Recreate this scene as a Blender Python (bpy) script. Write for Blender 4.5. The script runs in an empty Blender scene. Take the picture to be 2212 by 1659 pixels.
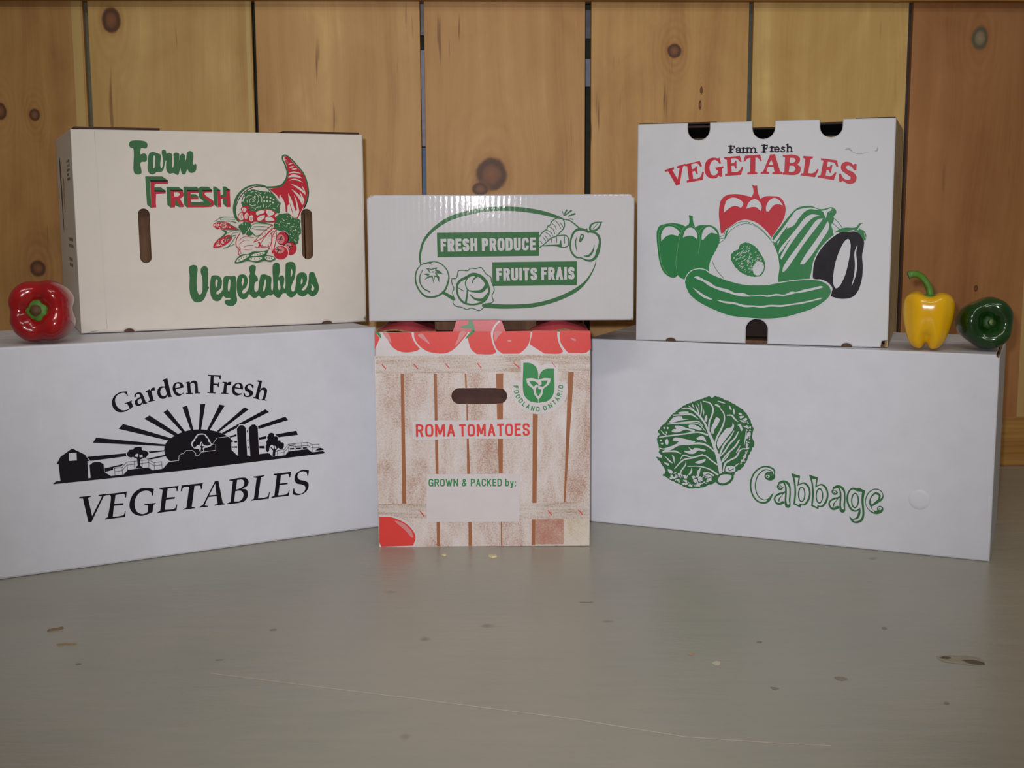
import bpy, bmesh, math, random
from mathutils import Vector, Matrix
from mathutils.geometry import tessellate_polygon

# ------------------------------------------------------------------ camera, light, exposure
sc = bpy.context.scene
COL = sc.collection
PI = math.pi
cam = bpy.data.objects.new('camera', bpy.data.cameras.new('camera'))
COL.objects.link(cam); sc.camera = cam
cam.location = (0, 0, .4552)
cam.rotation_mode = 'QUATERNION'
cam.rotation_quaternion = (Matrix.Rotation(PI/2-.1414, 3, 'X') @ Matrix.Rotation(-.0045, 3, 'Z')).to_quaternion()
cam.data.sensor_width = 36; cam.data.lens = 2671.77/2212*36
cam.data.clip_start = .02

w = bpy.data.worlds.new('world'); sc.world = w; w.use_nodes = True
bg = w.node_tree.nodes['Background']
bg.inputs[0].default_value = (1.0, .93, .84, 1); bg.inputs[1].default_value = .13

def lamp(name, kind, loc, target, energy, color, **kw):
    d = bpy.data.lights.new(name, kind); d.energy = energy; d.color = color
    for k, v in kw.items(): setattr(d, k, v)
    o = bpy.data.objects.new(name, d); COL.objects.link(o); o.location = loc
    o.rotation_euler = (Vector(target)-Vector(loc)).to_track_quat('-Z', 'Y').to_euler()
    return o
# the camera's own small flash, a little up and to the left of the lens
lamp('camera_flash', 'SPOT', (-.034, -.01, .500), (0.02, 1.7, .32), 52, (1, .985, 1.0), spot_size=math.radians(64), spot_blend=1.0, shadow_soft_size=.014)
# the room's ceiling tubes, above and behind the photographer
lamp('ceiling_tube_light', 'AREA', (-.35, -.9, 2.35), (0, 1.6, .2), 14, (1, .93, .82), shape='RECTANGLE', size=1.2, size_y=.14)
lamp('ceiling_tube_light', 'AREA', (.95, .1, 2.45), (.1, 1.6, .2), 7, (1, .93, .82), shape='RECTANGLE', size=1.2, size_y=.14)
vs = sc.view_settings
vs.view_transform = 'Standard'; vs.look = 'None'; vs.exposure = 0; vs.gamma = 1; vs.use_curve_mapping = False

# ------------------------------------------------------------------ node helpers
def srgb(r, g, b):
    f = lambda c: (c/255/12.92 if c/255 <= .04045 else ((c/255+.055)/1.055)**2.4)
    return (f(r), f(g), f(b), 1)
class NT:
    def __init__(s, name):
        s.m = bpy.data.materials.new(name); s.m.use_nodes = True; s.t = s.m.node_tree
        s.b = s.t.nodes['Principled BSDF']; s.co = s.t.nodes.new('ShaderNodeTexCoord').outputs['Object']
    def link(s, a, b): s.t.links.new(a, b)
    def set(s, sock, v):
        if hasattr(v, 'links') or hasattr(v, 'is_linked'): s.link(v, sock)
        else: sock.default_value = v
    def math(s, op, a, b=None, c=None, clamp=False):
        n = s.t.nodes.new('ShaderNodeMath'); n.operation = op; n.use_clamp = clamp
        for i, v in enumerate((a, b, c)):
            if v is not None: s.set(n.inputs[i], v)
        return n.outputs[0]
    def sep(s, v=None):
        n = s.t.nodes.new('ShaderNodeSeparateXYZ'); s.link(v or s.co, n.inputs[0]); return n.outputs
    def comb(s, x, y, z):
        n = s.t.nodes.new('ShaderNodeCombineXYZ')
        for i, v in enumerate((x, y, z)): s.set(n.inputs[i], v)
        return n.outputs[0]
    def scale(s, v, xyz):
        n = s.t.nodes.new('ShaderNodeVectorMath'); n.operation = 'MULTIPLY'; s.link(v, n.inputs[0]); n.inputs[1].default_value = xyz; return n.outputs[0]
    def noise(s, v, sc_=5, det=3, rough=.5, dist=0):
        n = s.t.nodes.new('ShaderNodeTexNoise'); s.link(v, n.inputs['Vector']); n.inputs['Scale'].default_value = sc_
        n.inputs['Detail'].default_value = det; n.inputs['Roughness'].default_value = rough; n.inputs['Distortion'].default_value = dist
        return n.outputs['Fac']
    def ramp(s, f, stops):
        n = s.t.nodes.new('ShaderNodeValToRGB'); s.link(f, n.inputs[0]); e = n.color_ramp.elements
        while len(e) < len(stops): e.new(.5)
        for k, (p, c) in zip(e, stops): k.position = p; k.color = c if len(c) == 4 else (*c, 1)
        return n.outputs[0]
    def mix(s, f, a, b, mode='MIX'):
        n = s.t.nodes.new('ShaderNodeMix'); n.data_type = 'RGBA'; n.blend_type = mode
        s.set(n.inputs[0], f); s.set(n.inputs[6], a); s.set(n.inputs[7], b); return n.outputs[2]
    def bump(s, h, dist, strength=1.0, prev=None):
        n = s.t.nodes.new('ShaderNodeBump'); s.link(h, n.inputs['Height']); n.inputs['Distance'].default_value = dist; n.inputs['Strength'].default_value = strength
        if prev: s.link(prev, n.inputs['Normal'])
        return n.outputs[0]
    def fin(s, col, rough=.5, normal=None, **kw):
        s.set(s.b.inputs['Base Color'], col); s.set(s.b.inputs['Roughness'], rough)
        if normal: s.link(normal, s.b.inputs['Normal'])
        for k, v in kw.items(): s.set(s.b.inputs[k.replace('_', ' ')], v)
        return s.m
G1 = lambda v: (v, v, v, 1)

_paper = {}
def paper(col, rough=.45, flute=0.0, spec=.4, tag='paper', coat=0):
    """clay-coated carton board, plain or printed; faint flutes of the corrugation run upwards"""
    key = (col, rough, flute, spec, coat)
    if key in _paper: return _paper[key]
    n = NT(tag); x, y, z = n.sep()
    mott = n.noise(n.scale(n.co, (30, 30, 30)), 1, 4, .6)
    big = n.noise(n.scale(n.co, (5, 5, 5)), 1, 2, .5)
    k = n.math('ADD', n.math('MULTIPLY', mott, .6), n.math('MULTIPLY', big, .4))
    c = n.mix(1, srgb(*col), n.ramp(k, [(.3, G1(.93)), (.7, G1(1.03))]), 'MULTIPLY')
    h = n.math('SINE', n.math('MULTIPLY', x, 2*PI/.0072))
    fine = n.noise(n.scale(n.co, (220, 220, 90)), 1, 2, .6)
    nb = n.bump(fine, .00006)
    if flute: nb = n.bump(n.math('MULTIPLY', h, n.math('ADD', big, .1)), flute, 1, nb)
    m = n.fin(c, n.math('ADD', n.math('MULTIPLY', mott, .18), rough-.09), nb, Specular_IOR_Level=spec, Coat_Weight=coat, Coat_Roughness=.06)
    if coat: n.link(n.b.inputs['Normal'].links[0].from_socket, n.b.inputs['Coat Normal'])
    _paper[key] = m; return m

def kraft():
    n = NT('kraft_board')
    f = n.noise(n.scale(n.co, (60, 60, 14)), 1, 4, .7)
    c = n.ramp(f, [(.3, srgb(88, 62, 48)), (.75, srgb(122, 92, 70))])
    return n.fin(c, .8, n.bump(f, .0002), Specular_IOR_Level=.2)
KRAFT = kraft()
def kraft_light():
    n = NT('raw_board_edge')
    f = n.noise(n.scale(n.co, (300, 300, 300)), 1, 3, .7)
    return n.fin(n.ramp(f, [(.3, srgb(110, 88, 62)), (.75, srgb(168, 142, 104))]), .85, Specular_IOR_Level=.15)
KEDGE = kraft_light()

def pine(name, seed, knots, base, sap=(), red=0.0):
    """knots: (x, z, rx, rz, tone) in the board's own metres; sap: pale sapwood strips (x0, x1)"""
    n = NT(name); x, y, z = n.sep()
    wob = n.noise(n.comb(n.math('MULTIPLY', x, 3.0), seed*7.1, n.math('MULTIPLY', z, 1.3)), 1, 2, .5)
    f = n.math('ADD', x, n.math('MULTIPLY', wob, .10))
    masks = []; ringsum = None
    for kx, kz, rx, rz, tone in knots:
        dx = n.math('SUBTRACT', x, kx); dz = n.math('SUBTRACT', z, kz)
        ex = n.math('DIVIDE', dx, rx*2.6); ez = n.math('DIVIDE', dz, rz*4.5)
        g = n.math('EXPONENT', n.math('MULTIPLY', n.math('ADD', n.math('MULTIPLY', ex, ex), n.math('MULTIPLY', ez, ez)), -1))
        f = n.math('SUBTRACT', f, n.math('MULTIPLY', n.math('MULTIPLY', dx, .85), g))
        wv = n.math('MULTIPLY', n.math('SUBTRACT', n.noise(n.scale(n.co, (70, 70, 70)), 1, 2), .5), .30)
        ax = n.math('DIVIDE', dx, rx); az = n.math('DIVIDE', dz, rz)
        d = n.math('ADD', n.math('SQRT', n.math('ADD', n.math('MULTIPLY', ax, ax), n.math('MULTIPLY', az, az))), wv)
        masks.append((d, g, tone))
        rings = n.math('MULTIPLY', n.math('SINE', n.math('MULTIPLY', n.math('SQRT', n.math('ADD', n.math('MULTIPLY', ex, ex), n.math('MULTIPLY', ez, ez))), 22)), n.math('MULTIPLY', g, .045)); ringsum = rings if ringsum is None else n.math('ADD', ringsum, rings)
    fine = n.noise(n.comb(n.math('MULTIPLY', f, 210), seed*3.3, n.math('MULTIPLY', z, 5)), 1, 4, .65)
    mid = n.noise(n.comb(n.math('MULTIPLY', f, 34), seed*1.7, n.math('MULTIPLY', z, 1.1)), 1, 3, .6)
    broad = n.noise(n.comb(n.math('MULTIPLY', f, 9), seed*5.9, n.math('MULTIPLY', z, .8)), 1, 2, .5)
    t = n.math('ADD', n.math('MULTIPLY', fine, .13), n.math('ADD', n.math('MULTIPLY', mid, .42), n.math('MULTIPLY', broad, .62)))
    blot = n.noise(n.comb(n.math('MULTIPLY', x, 11), seed*2.3, n.math('MULTIPLY', z, 6)), 1, 4, .6, .8)
    t = n.math('ADD', t, n.math('MULTIPLY', n.math('SUBTRACT', blot, .5), .42))
    if ringsum is not None: t = n.math('ADD', t, ringsum)
    r, g_, b_ = base
    c = n.ramp(t, [(.38, srgb(r*.84, g_*.77, b_*.70)), (.55, srgb(r*.95, g_*.93, b_*.88)), (.68, srgb(r, g_, b_)), (.82, srgb(min(255, r*1.10), min(255, g_*1.14), b_*1.18))])
    for x0, x1 in sap:
        m = n.math('MULTIPLY', n.math('GREATER_THAN', n.math('ADD', x, n.math('MULTIPLY', wob, .004)), x0), n.math('LESS_THAN', n.math('ADD', x, n.math('MULTIPLY', wob, .008)), x1))
        c = n.mix(n.math('MULTIPLY', m, .55), c, srgb(206, 184, 118))
    for d, g, tone in masks:
        halo = n.math('MULTIPLY', n.math('SUBTRACT', 1.75, d, clamp=True), .6, clamp=True)
        c = n.mix(halo, c, srgb(158, 98, 50))
        core = n.ramp(d, [(0, [v*1.15 for v in tone[:3]]+[1]), (.5, [v*.85 for v in tone[:3]]+[1]), (.8, [v*.42 for v in tone[:3]]+[1]), (1.0, [v*.5 for v in tone[:3]]+[1])])
        k = n.math('MULTIPLY', n.math('SUBTRACT', 1.22, d), 4.5, clamp=True)
        c = n.mix(k, c, core)
    tick = n.noise(n.comb(n.math('MULTIPLY', x, 130), seed*4.9, n.math('MULTIPLY', z, 9)), 1, 1, .4)
    gate = n.noise(n.comb(n.math('MULTIPLY', x, 7), seed*9.1, n.math('MULTIPLY', z, 5)), 1, 1, .4)
    tk = n.math('MULTIPLY', n.math('MULTIPLY', n.math('SUBTRACT', tick, .70), 12, clamp=True), n.math('MULTIPLY', n.math('SUBTRACT', gate, .52), 8, clamp=True), clamp=True)
    c = n.mix(n.math('MULTIPLY', tk, .7), c, srgb(104, 66, 36))
    return n.fin(c, .5, n.bump(fine, .0003), Specular_IOR_Level=.4)

def floor_mat():
    n = NT('painted_concrete')
    x, y, z = n.sep()
    a = n.noise(n.scale(n.co, (2.2, 3.0, 1)), 1, 4, .55); b = n.noise(n.scale(n.co, (14, 60, 1)), 1, 4, .6); s = n.noise(n.scale(n.co, (120, 120, 1)), 1, 2, .5)
    t = n.math('ADD', n.math('MULTIPLY', a, .6), n.math('MULTIPLY', b, .4))
    c = n.ramp(t, [(.3, srgb(146, 146, 134)), (.5, srgb(158, 154, 141)), (.72, srgb(168, 160, 146))])
    spots = n.noise(n.scale(n.co, (24, 24, 1)), 1, 1, .4)
    c = n.mix(n.math('MULTIPLY', n.math('SUBTRACT', spots, .75), 10, clamp=True), c, srgb(110, 95, 75))
    rr = n.math('ADD', n.math('MULTIPLY', b, .16), .24)
    return n.fin(c, rr, n.bump(n.math('ADD', n.math('MULTIPLY', s, .3), b), .0008), Specular_IOR_Level=.5)

def plain(name, col, rough=.5, spec=.4, nz=.12, sc_=80):
    n = NT(name); f = n.noise(n.co, sc_, 3, .6)
    c = n.mix(1, srgb(*col), n.ramp(f, [(.3, G1(1-nz)), (.7, G1(1+nz))]), 'MULTIPLY')
    return n.fin(c, rough, Specular_IOR_Level=spec)

# ------------------------------------------------------------------ object helpers
def link(o, parent=None):
    COL.objects.link(o)
    if parent: o.parent = parent
    return o
def obj(name, verts, faces, mats, parent=None, idx=None, smooth=False):
    me = bpy.data.meshes.new(name); me.from_pydata([tuple(v) for v in verts], [], faces)
    for m in (mats if isinstance(mats, (list, tuple)) else [mats]): me.materials.append(m)
    if idx: me.polygons.foreach_set('material_index', idx)
    if smooth: me.polygons.foreach_set('use_smooth', [True]*len(me.polygons))
    me.update()
    return link(bpy.data.objects.new(name, me), parent)
def thing(name, label, cat, loc, rotz=0, group=None):
    o = bpy.data.objects.new(name, None); o.empty_display_size = .02; COL.objects.link(o)
    o.location = loc; o.rotation_euler = (0, 0, rotz); o['label'] = label; o['category'] = cat
    if group: o['group'] = group
    return o
def box(x0, y0, z0, x1, y1, z1):
    v = [(x, y, z) for x in (x0, x1) for y in (y0, y1) for z in (z0, z1)]
    return v, [(0, 1, 3, 2), (4, 6, 7, 5), (0, 4, 5, 1), (2, 3, 7, 6), (0, 2, 6, 4), (1, 5, 7, 3)]
def block(name, b, mat, parent=None, bevel=0, seg=2):
    v, f = box(*b); o = obj(name, v, f, mat, parent)
    if bevel:
        bm = bmesh.new(); bm.from_mesh(o.data); bmesh.ops.bevel(bm, geom=bm.edges[:], offset=bevel, segments=seg, profile=.5, affect='EDGES'); bm.to_mesh(o.data); bm.free()
    return o
def area(P): return sum(P[i][0]*P[(i+1) % len(P)][1]-P[(i+1) % len(P)][0]*P[i][1] for i in range(len(P)))/2
def inset(P, d):
    n = len(P); out = []
    for i in range(n):
        a, b, c = P[i-1], P[i], P[(i+1) % n]
        e1 = Vector((b[0]-a[0], b[1]-a[1])).normalized(); e2 = Vector((c[0]-b[0], c[1]-b[1])).normalized()
        n1 = Vector((-e1.y, e1.x)); n2 = Vector((-e2.y, e2.x)); m = (n1+n2)
        if m.length < .2: m = n1
        m.normalize(); k = d/max(.45, m.dot(n1)); out.append((b[0]+m.x*k, b[1]+m.y*k))
    return out
def panel(name, outline, holes, t, mats, parent, r=.0022):
    """upright sheet of board in the x-z plane, front at y=0, rolled outer edge; mats = (coated, raw)"""
    if area(outline) < 0: outline = outline[::-1]
    rings = [(inset(outline, r), 0), (inset(outline, r*.3), r*.3), (outline, r), (outline, t)] if r else [(outline, 0), (outline, t)]
    V = []; F = []; I = []; n = len(outline)
    for ring, y in rings: V += [(p[0], y, p[1]) for p in ring]
    for k in range(len(rings)-1):
        for i in range(n):
            j = (i+1) % n
            F.append((k*n+i, k*n+j, (k+1)*n+j, (k+1)*n+i)); I.append(0 if r and k < len(rings)-2 else 1)
    for h in holes:
        if area(h) < 0: h = h[::-1]
    base = [(0, rings[0][0]), ((len(rings)-1)*n, outline)]
    hb = []
    for h in holes:
        s = len(V); m = len(h)
        V += [(p[0], 0, p[1]) for p in h]+[(p[0], t, p[1]) for p in h]; hb.append((s, m, h))
        for i in range(m): F.append((s+i, s+(i+1) % m, s+m+(i+1) % m, s+m+i)); I.append(1)
    for side, (b0, ring) in enumerate(base):
        ids = list(range(b0, b0+n)); polys = [[Vector((p[0], p[1], 0)) for p in ring]]
        for s, m, h in hb:
            ids += list(range(s+side*m, s+side*m+m)); polys.append([Vector((p[0], p[1], 0)) for p in h])
        for tri in tessellate_polygon(polys):
            F.append(tuple(ids[q] for q in tri)); I.append(side)
    o = obj(name, V, F, mats, parent, I)
    bm = bmesh.new(); bm.from_mesh(o.data); bmesh.ops.recalc_face_normals(bm, faces=bm.faces); bm.to_mesh(o.data); bm.free()
    return o
def slot(cx, cy, w, h, n=7, lean=0.0):
    """stadium outline w x h (long side decides the rounding)"""
    r = min(w, h)/2; out = []
    for a0, (ox, oy) in ((0, (w/2-r, h/2-r)), (90, (-w/2+r, h/2-r)), (180, (-w/2+r, -h/2+r)), (270, (w/2-r, -h/2+r))):
        for i in range(n):
            a = math.radians(a0+90*i/(n-1)); px, py = ox+r*math.cos(a), oy+r*math.sin(a)
            out.append((cx+px+lean*py, cy+py))
    res = [out[0]]
    for p in out[1:]:
        if math.hypot(p[0]-res[-1][0], p[1]-res[-1][1]) > 1e-5: res.append(p)
    return res
def print_on(key, parent, ink, dy=0.0, holes=()):
    R = random.Random(4)
    for part, shapes in draw(ART[key]):
        V = []; F = []; I = []; cols = []; pl = None; k = 0
        for col, P, lev in shapes:
            if len(P) < 3: continue
            if col not in cols: cols.append(col)
            k = k+1 if lev == pl else 0; pl = lev
            y = -(.00012+lev*9e-6+((k % 61)*4e-6 if part.endswith('lettering') else (k % 5)*1.4e-6))-dy; b = len(V)
            V += [(p[0]/1e4, y, p[1]/1e4) for p in P]
            hs = [[(q[0]*1e4, q[1]*1e4) for q in h] for h in holes if all(_in((q[0]*1e4, q[1]*1e4), P) for q in h)]
            if hs:
                for h in hs: V += [(q[0]/1e4, y, q[1]/1e4) for q in h]
                for tri in tessellate_polygon([[Vector((p[0], p[1], 0)) for p in g] for g in [P]+hs]): F.append(tuple(b+q for q in tri)); I.append(cols.index(col))
                continue
            if len(P) == 4 and abs(area(P)) > .01:
                F.append((b, b+1, b+2, b+3)); I.append(cols.index(col)); continue
            for tri in tessellate_polygon([[Vector((p[0], p[1], 0)) for p in P]]): F.append(tuple(b+q for q in tri)); I.append(cols.index(col))
        obj(part, V, F, [ink(c) for c in cols], parent, I)
# ---- flat print: a small drawing language in tenths of a millimetre on the panel's own plane ----
def _spl(P, closed):
    """centripetal Catmull-Rom through P (tuples of any dimension)"""
    n = len(P)
    if n < 3 and not closed: return list(P)
    def ext(i):
        if closed: return P[i % n]
        if i < 0: return tuple(2*a-b for a, b in zip(P[0], P[1]))
        if i >= n: return tuple(2*a-b for a, b in zip(P[-1], P[-2]))
        return P[i]
    out = []
    for i in range(n if closed else n-1):
        p0, p1, p2, p3 = ext(i-1), ext(i), ext(i+1), ext(i+2)
        d = lambda a, b: max(1e-3, math.hypot(a[0]-b[0], a[1]-b[1])) ** .5
        t1 = d(p0, p1); t2 = t1+d(p1, p2); t3 = t2+d(p2, p3)
        m = max(2, min(8, int(math.hypot(p1[0]-p2[0], p1[1]-p2[1])/9)+1))
        mix = lambda a, b, ta, tb, t: tuple(x*(tb-t)/(tb-ta)+y*(t-ta)/(tb-ta) for x, y in zip(a, b))
        for k in range(m):
            t = t1+(t2-t1)*k/m
            a1 = mix(p0, p1, 0, t1, t); a2 = mix(p1, p2, t1, t2, t); a3 = mix(p2, p3, t2, t3, t)
            b1 = mix(a1, a2, 0, t2, t); b2 = mix(a2, a3, t1, t3, t)
            out.append(mix(b1, b2, t1, t2, t))
    if not closed: out.append(P[-1])
    return out

def _shape(P, B):
    """closed outline with optional sharp corners"""
    if not any(B): return _spl(P, True)
    k = B.index(True); n = len(P)
    P = P[k:]+P[:k]; B = B[k:]+B[:k]; P.append(P[0]); B.append(True)
    out = []; seg = [P[0]]
    for p, b in zip(P[1:], B[1:]):
        seg.append(p)
        if b: out += _spl(seg, False)[:-1]; seg = [p]
    return out

def _stroke(P, closed=False, caps=True):
    """P: (x, y, width) -> outline polygons"""
    n = len(P); L = []; R = []
    for i in range(n):
        a = P[(i-1) % n] if closed or i else P[i]
        b = P[(i+1) % n] if closed or i < n-1 else P[i]
        dx, dy = b[0]-a[0], b[1]-a[1]; d = math.hypot(dx, dy) or 1
        w = max(.3, P[i][2])/2
        L.append((P[i][0]-dy/d*w, P[i][1]+dx/d*w)); R.append((P[i][0]+dy/d*w, P[i][1]-dx/d*w))
    out = []
    for i in range(n if closed else n-1):
        j = (i+1) % n
        out.append([L[i], L[j], R[j], R[i]])
    if caps and not closed:
        for p in (P[0], P[-1]):
            if p[2] > 4: out.append(_ell(p[0], p[1], p[2]/2, p[2]/2, 10))
    return out

def _ell(x, y, rx, ry, n=28):
    return [(x+rx*math.cos(2*math.pi*i/n), y+ry*math.sin(2*math.pi*i/n)) for i in range(n)]

def _seg(a, b, w):
    dx, dy = b[0]-a[0], b[1]-a[1]; d = math.hypot(dx, dy) or 1; dx /= d; dy /= d; h = w/2
    a = (a[0]-dx*h, a[1]-dy*h); b = (b[0]+dx*h, b[1]+dy*h)
    return [(a[0]-dy*h, a[1]+dx*h), (b[0]-dy*h, b[1]+dx*h), (b[0]+dy*h, b[1]-dx*h), (a[0]+dy*h, a[1]-dx*h)]

def _in(p, Q):
    c = False; j = len(Q)-1
    for i in range(len(Q)):
        if (Q[i][1] > p[1]) != (Q[j][1] > p[1]) and p[0] < (Q[j][0]-Q[i][0])*(p[1]-Q[i][1])/(Q[j][1]-Q[i][1])+Q[i][0]: c = not c
        j = i
    return c

GL = {
 'F': (.8, 'l 0,0 0,1 1,1;l 0,.53 .8,.53'), 'R': (.92, 'l 0,0 0,1;c 0,1 .55,1 .95,.93 1,.76 .93,.58 .55,.51 0,.51;l .62,.47 1,0'),
 'P': (.9, 'l 0,0 0,1;c 0,1 .55,1 .95,.93 1,.74 .93,.54 .55,.46 0,.46'), 'E': (.82, 'l 1,0 0,0 0,1 1,1;l 0,.52 .85,.52'),
 'S': (.9, 'c 1,.72 .95,.93 .5,1 .06,.93 0,.76 .12,.6 .5,.51 .88,.42 1,.25 .94,.06 .5,0 .06,.07 0,.3'),
 'H': (.95, 'l 0,0 0,1;l 1,0 1,1;l 0,.52 1,.52'), 'O': (.95, 'o 0,.2 0,.8 .12,.96 .5,1 .88,.96 1,.8 1,.2 .88,.04 .5,0 .12,.04'),
 'D': (.95, 'l 0,0 0,1;c 0,1 .5,1 .92,.93 1,.75 1,.25 .92,.07 .5,0 0,0'), 'U': (.95, 'l 0,.55 0,1;l 1,.55 1,1;c 0,1 0,.5 0,.2 .12,.03 .5,0 .88,.03 1,.2 1,.5 1,1'),
 'C': (.92, 'c 1,.66 1,.82 .88,.96 .5,1 .12,.96 0,.8 0,.2 .12,.04 .5,0 .88,.04 1,.18 1,.34'),
 'G': (.95, 'c 1,.72 .95,.93 .5,1 .12,.96 0,.8 0,.2 .12,.04 .5,0 .9,.06 1,.25;l 1,0 1,.45 .6,.45'),
 'I': (0, 'l .5,0 .5,1'), 'T': (.85, 'l 0,1 1,1;l .5,0 .5,1'), 'A': (1, 'l 0,0 .5,1;l .5,1 1,0;l .22,.3 .78,.3'),
 'M': (1.2, 'l 0,0 0,1;l .1,.95 .5,.1;l .5,.1 .9,.95;l 1,1 1,0'), 'N': (.95, 'l 0,0 0,1;l 0,.97 1,.03;l 1,0 1,1'),
 'W': (1.35, 'l 0,1 .27,0;l .27,0 .5,.9;l .5,.9 .73,0;l .73,0 1,1'), 'K': (.95, 'l 0,0 0,1;l 1,1 .1,.42;l .35,.58 1,0'), 'L': (.78, 'l 0,1 0,0 1,0'),
 'b': (.85, 'l 0,0 0,1;o 0,.2 0,.5 .2,.68 .6,.7 1,.55 1,.15 .6,0 .2,.02'), 'y': (.85, 'l 0,.68 .52,0;l 1,.68 .4,-.3;l .4,-.3 .15,-.3'),
 ':': (0, 'l .5,0 .5,.02;l .5,.58 .5,.6'), '&': (1.05, 'c 1,0 .6,.35 .25,.72 .28,.93 .5,1 .75,.92 .72,.72 .4,.52 .05,.35 0,.15 .2,0 .55,.02 .85,.25 .98,.45')}

def _glyph(ch, W, H, t):
    out = []
    for s in GL[ch][1].split(';'):
        k, *pp = s.split(); Q = []
        for p in pp:
            x, y = map(float, p.split(',')); Q.append((t/2+x*(W-t), t/2+y*(H-t)))
        if k != 'l':
            S = _spl(Q, k == 'o'); out += _stroke([(x, y, t) for x, y in S], k == 'o', False)
            out += [_ell(x, y, t*.49, t*.49, 12) for x, y in (S[::2] if k == 'o' else S[2:-2:2])]; continue
        for a, b in zip(Q, Q[1:]):
            if abs(a[0]-b[0]) < .01 or abs(a[1]-b[1]) < .01: out.append(_seg(a, b, t)); continue
            if a[1] > b[1]: a, b = b, a              # diagonals end in level cuts
            g = (b[0]-a[0])/(b[1]-a[1]); h = t/2*math.hypot(1, g); e = t/2
            ya = a[1]-(e if a[1] < .05*H+e else 0); yb = b[1]+(e if b[1] > .95*H-e else 0)
            xa = a[0]+g*(ya-a[1])*.3; xb = b[0]+g*(yb-b[1])*.3
            out.append([(xa-h, ya), (xa+h, ya), (xb+h, yb), (xb-h, yb)])
    return out

def draw(text):
    """-> list of (part, [(colour, outline, level), ...])"""
    parts = []; cur = None; lev = 0; done = 0
    def mark():
        nonlocal done
        if cur is not None:
            for i in range(done, len(cur)): cur[i] = cur[i]+(lev,)
            done = len(cur)
    for line in text.split('\n'):
        mark(); lev += 1
        t = line.split(); k = t[0]
        if k == 'part': cur = []; done = 0; lev = lev if 'crate' in text else 0; parts.append((t[1], cur)); continue
        col = t[1]
        def pp(tok):
            P = []; B = []
            for s in tok:
                B.append(s.endswith('!')); P.append(tuple(float(z) for z in s.rstrip('!').split(',')))
            return P, B
        if k == 'p': cur.append((col, pp(t[2:])[0]))
        elif k == 's': cur.append((col, _shape(*pp(t[2:]))))
        elif k == 'j':
            P, B = pp(t[3:]); Q = _shape(P, B); R = random.Random(len(Q)); a = float(t[2])
            out = []
            last = None
            for q in Q:
                if last and math.hypot(q[0]-last[0], q[1]-last[1]) < a*2.4: continue
                last = q; out.append((q[0]+R.uniform(-a, a), q[1]+R.uniform(-a, a)))
            cur.append((col, out))
        elif k == 'v': cur += [(col, q) for q in _stroke(_spl(pp(t[2:])[0], False))]
        elif k in 'cC':
            w = float(t[2]); P = [(x, y, w) for x, y in pp(t[3:])[0]]; cl = k == 'C'
            cur += [(col, q) for q in _stroke(_spl(P, cl), cl)]
        elif k == 'l':
            w = float(t[2]); P = pp(t[3:])[0]
            cur += [(col, _seg(P[i], P[i+1], w)) for i in range(len(P)-1)]
        elif k == 'd': cur += [(col, _ell(x, y, float(t[2]), float(t[2]), 9)) for x, y in pp(t[3:])[0]]
        elif k == 'e':
            (x, y), (a, b) = pp(t[2:4])[0]; cur.append((col, _ell(x, y, a, b)))
        elif k in 'rk':
            o = 5 if k == 'r' else 6; Q = pp(t[o:])[0]; R = random.Random(int(t[o-1])*7+3)
            xs = [q[0] for q in Q]; ys = [q[1] for q in Q]; n = 0
            for _ in range(3000):
                if n >= int(t[o-2]): break
                x, y = R.uniform(min(xs), max(xs)), R.uniform(min(ys), max(ys))
                if not _in((x, y), Q): continue
                n += 1
                if k == 'r':
                    r = float(t[2])*R.uniform(.5, 1.2); cur.append((col, _ell(x, y, r, r*R.uniform(.6, 1.2), 7)))
                else:
                    L = float(t[3])*R.uniform(.5, 1.1)/2; w = float(t[2])
                    cur.append((col, [(x-L, y-L*.6-w*.5), (x+L*.4, y+L*.2-w*.5), (x+L, y+L*.7), (x+L*.2, y+L*.3+w*.5)]))
        elif k == 't':
            wt, a, b, H, s = float(t[2]), pp([t[3]])[0][0], pp([t[4]])[0][0], float(t[5]), ' '.join(t[6:])
            L = math.hypot(b[0]-a[0], b[1]-a[1]); dx, dy = (b[0]-a[0])/L, (b[1]-a[1])/L; th = wt*H
            gap = (.42 if wt > .2 else .85)*th; tot = sum(GL[c][0] for c in s); u = (L-gap*(len(s)-1)-th*sum(GL[c][0] == 0 for c in s))/max(tot, .01)
            x = 0
            for c in s:
                W = u*GL[c][0] or th
                for q in _glyph(c, W, H, th): cur.append((col, [(a[0]+(x+p[0])*dx-p[1]*dy, a[1]+(x+p[0])*dy+p[1]*dx) for p in q]))
                x += W+gap
        elif k == 'o':
            wt, (cx, cy), r, H = float(t[2]), pp([t[3]])[0][0], float(t[4]), float(t[5])
            for s in t[6:]:
                c, an = s[0], math.radians(float(s[1:])); W = GL[c][0]*H*.72 or wt*H
                ux, uy = -math.cos(an), math.sin(an)     # letter's up: towards the centre
                rx, ry = uy, -ux
                for q in _glyph(c, W, H, wt*H):
                    cur.append((col, [(cx-ux*r+(p[0]-W/2)*rx+(p[1]-H/2)*ux, cy-uy*r+(p[0]-W/2)*ry+(p[1]-H/2)*uy) for p in q]))
    mark()
    return parts
ART = {}
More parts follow.
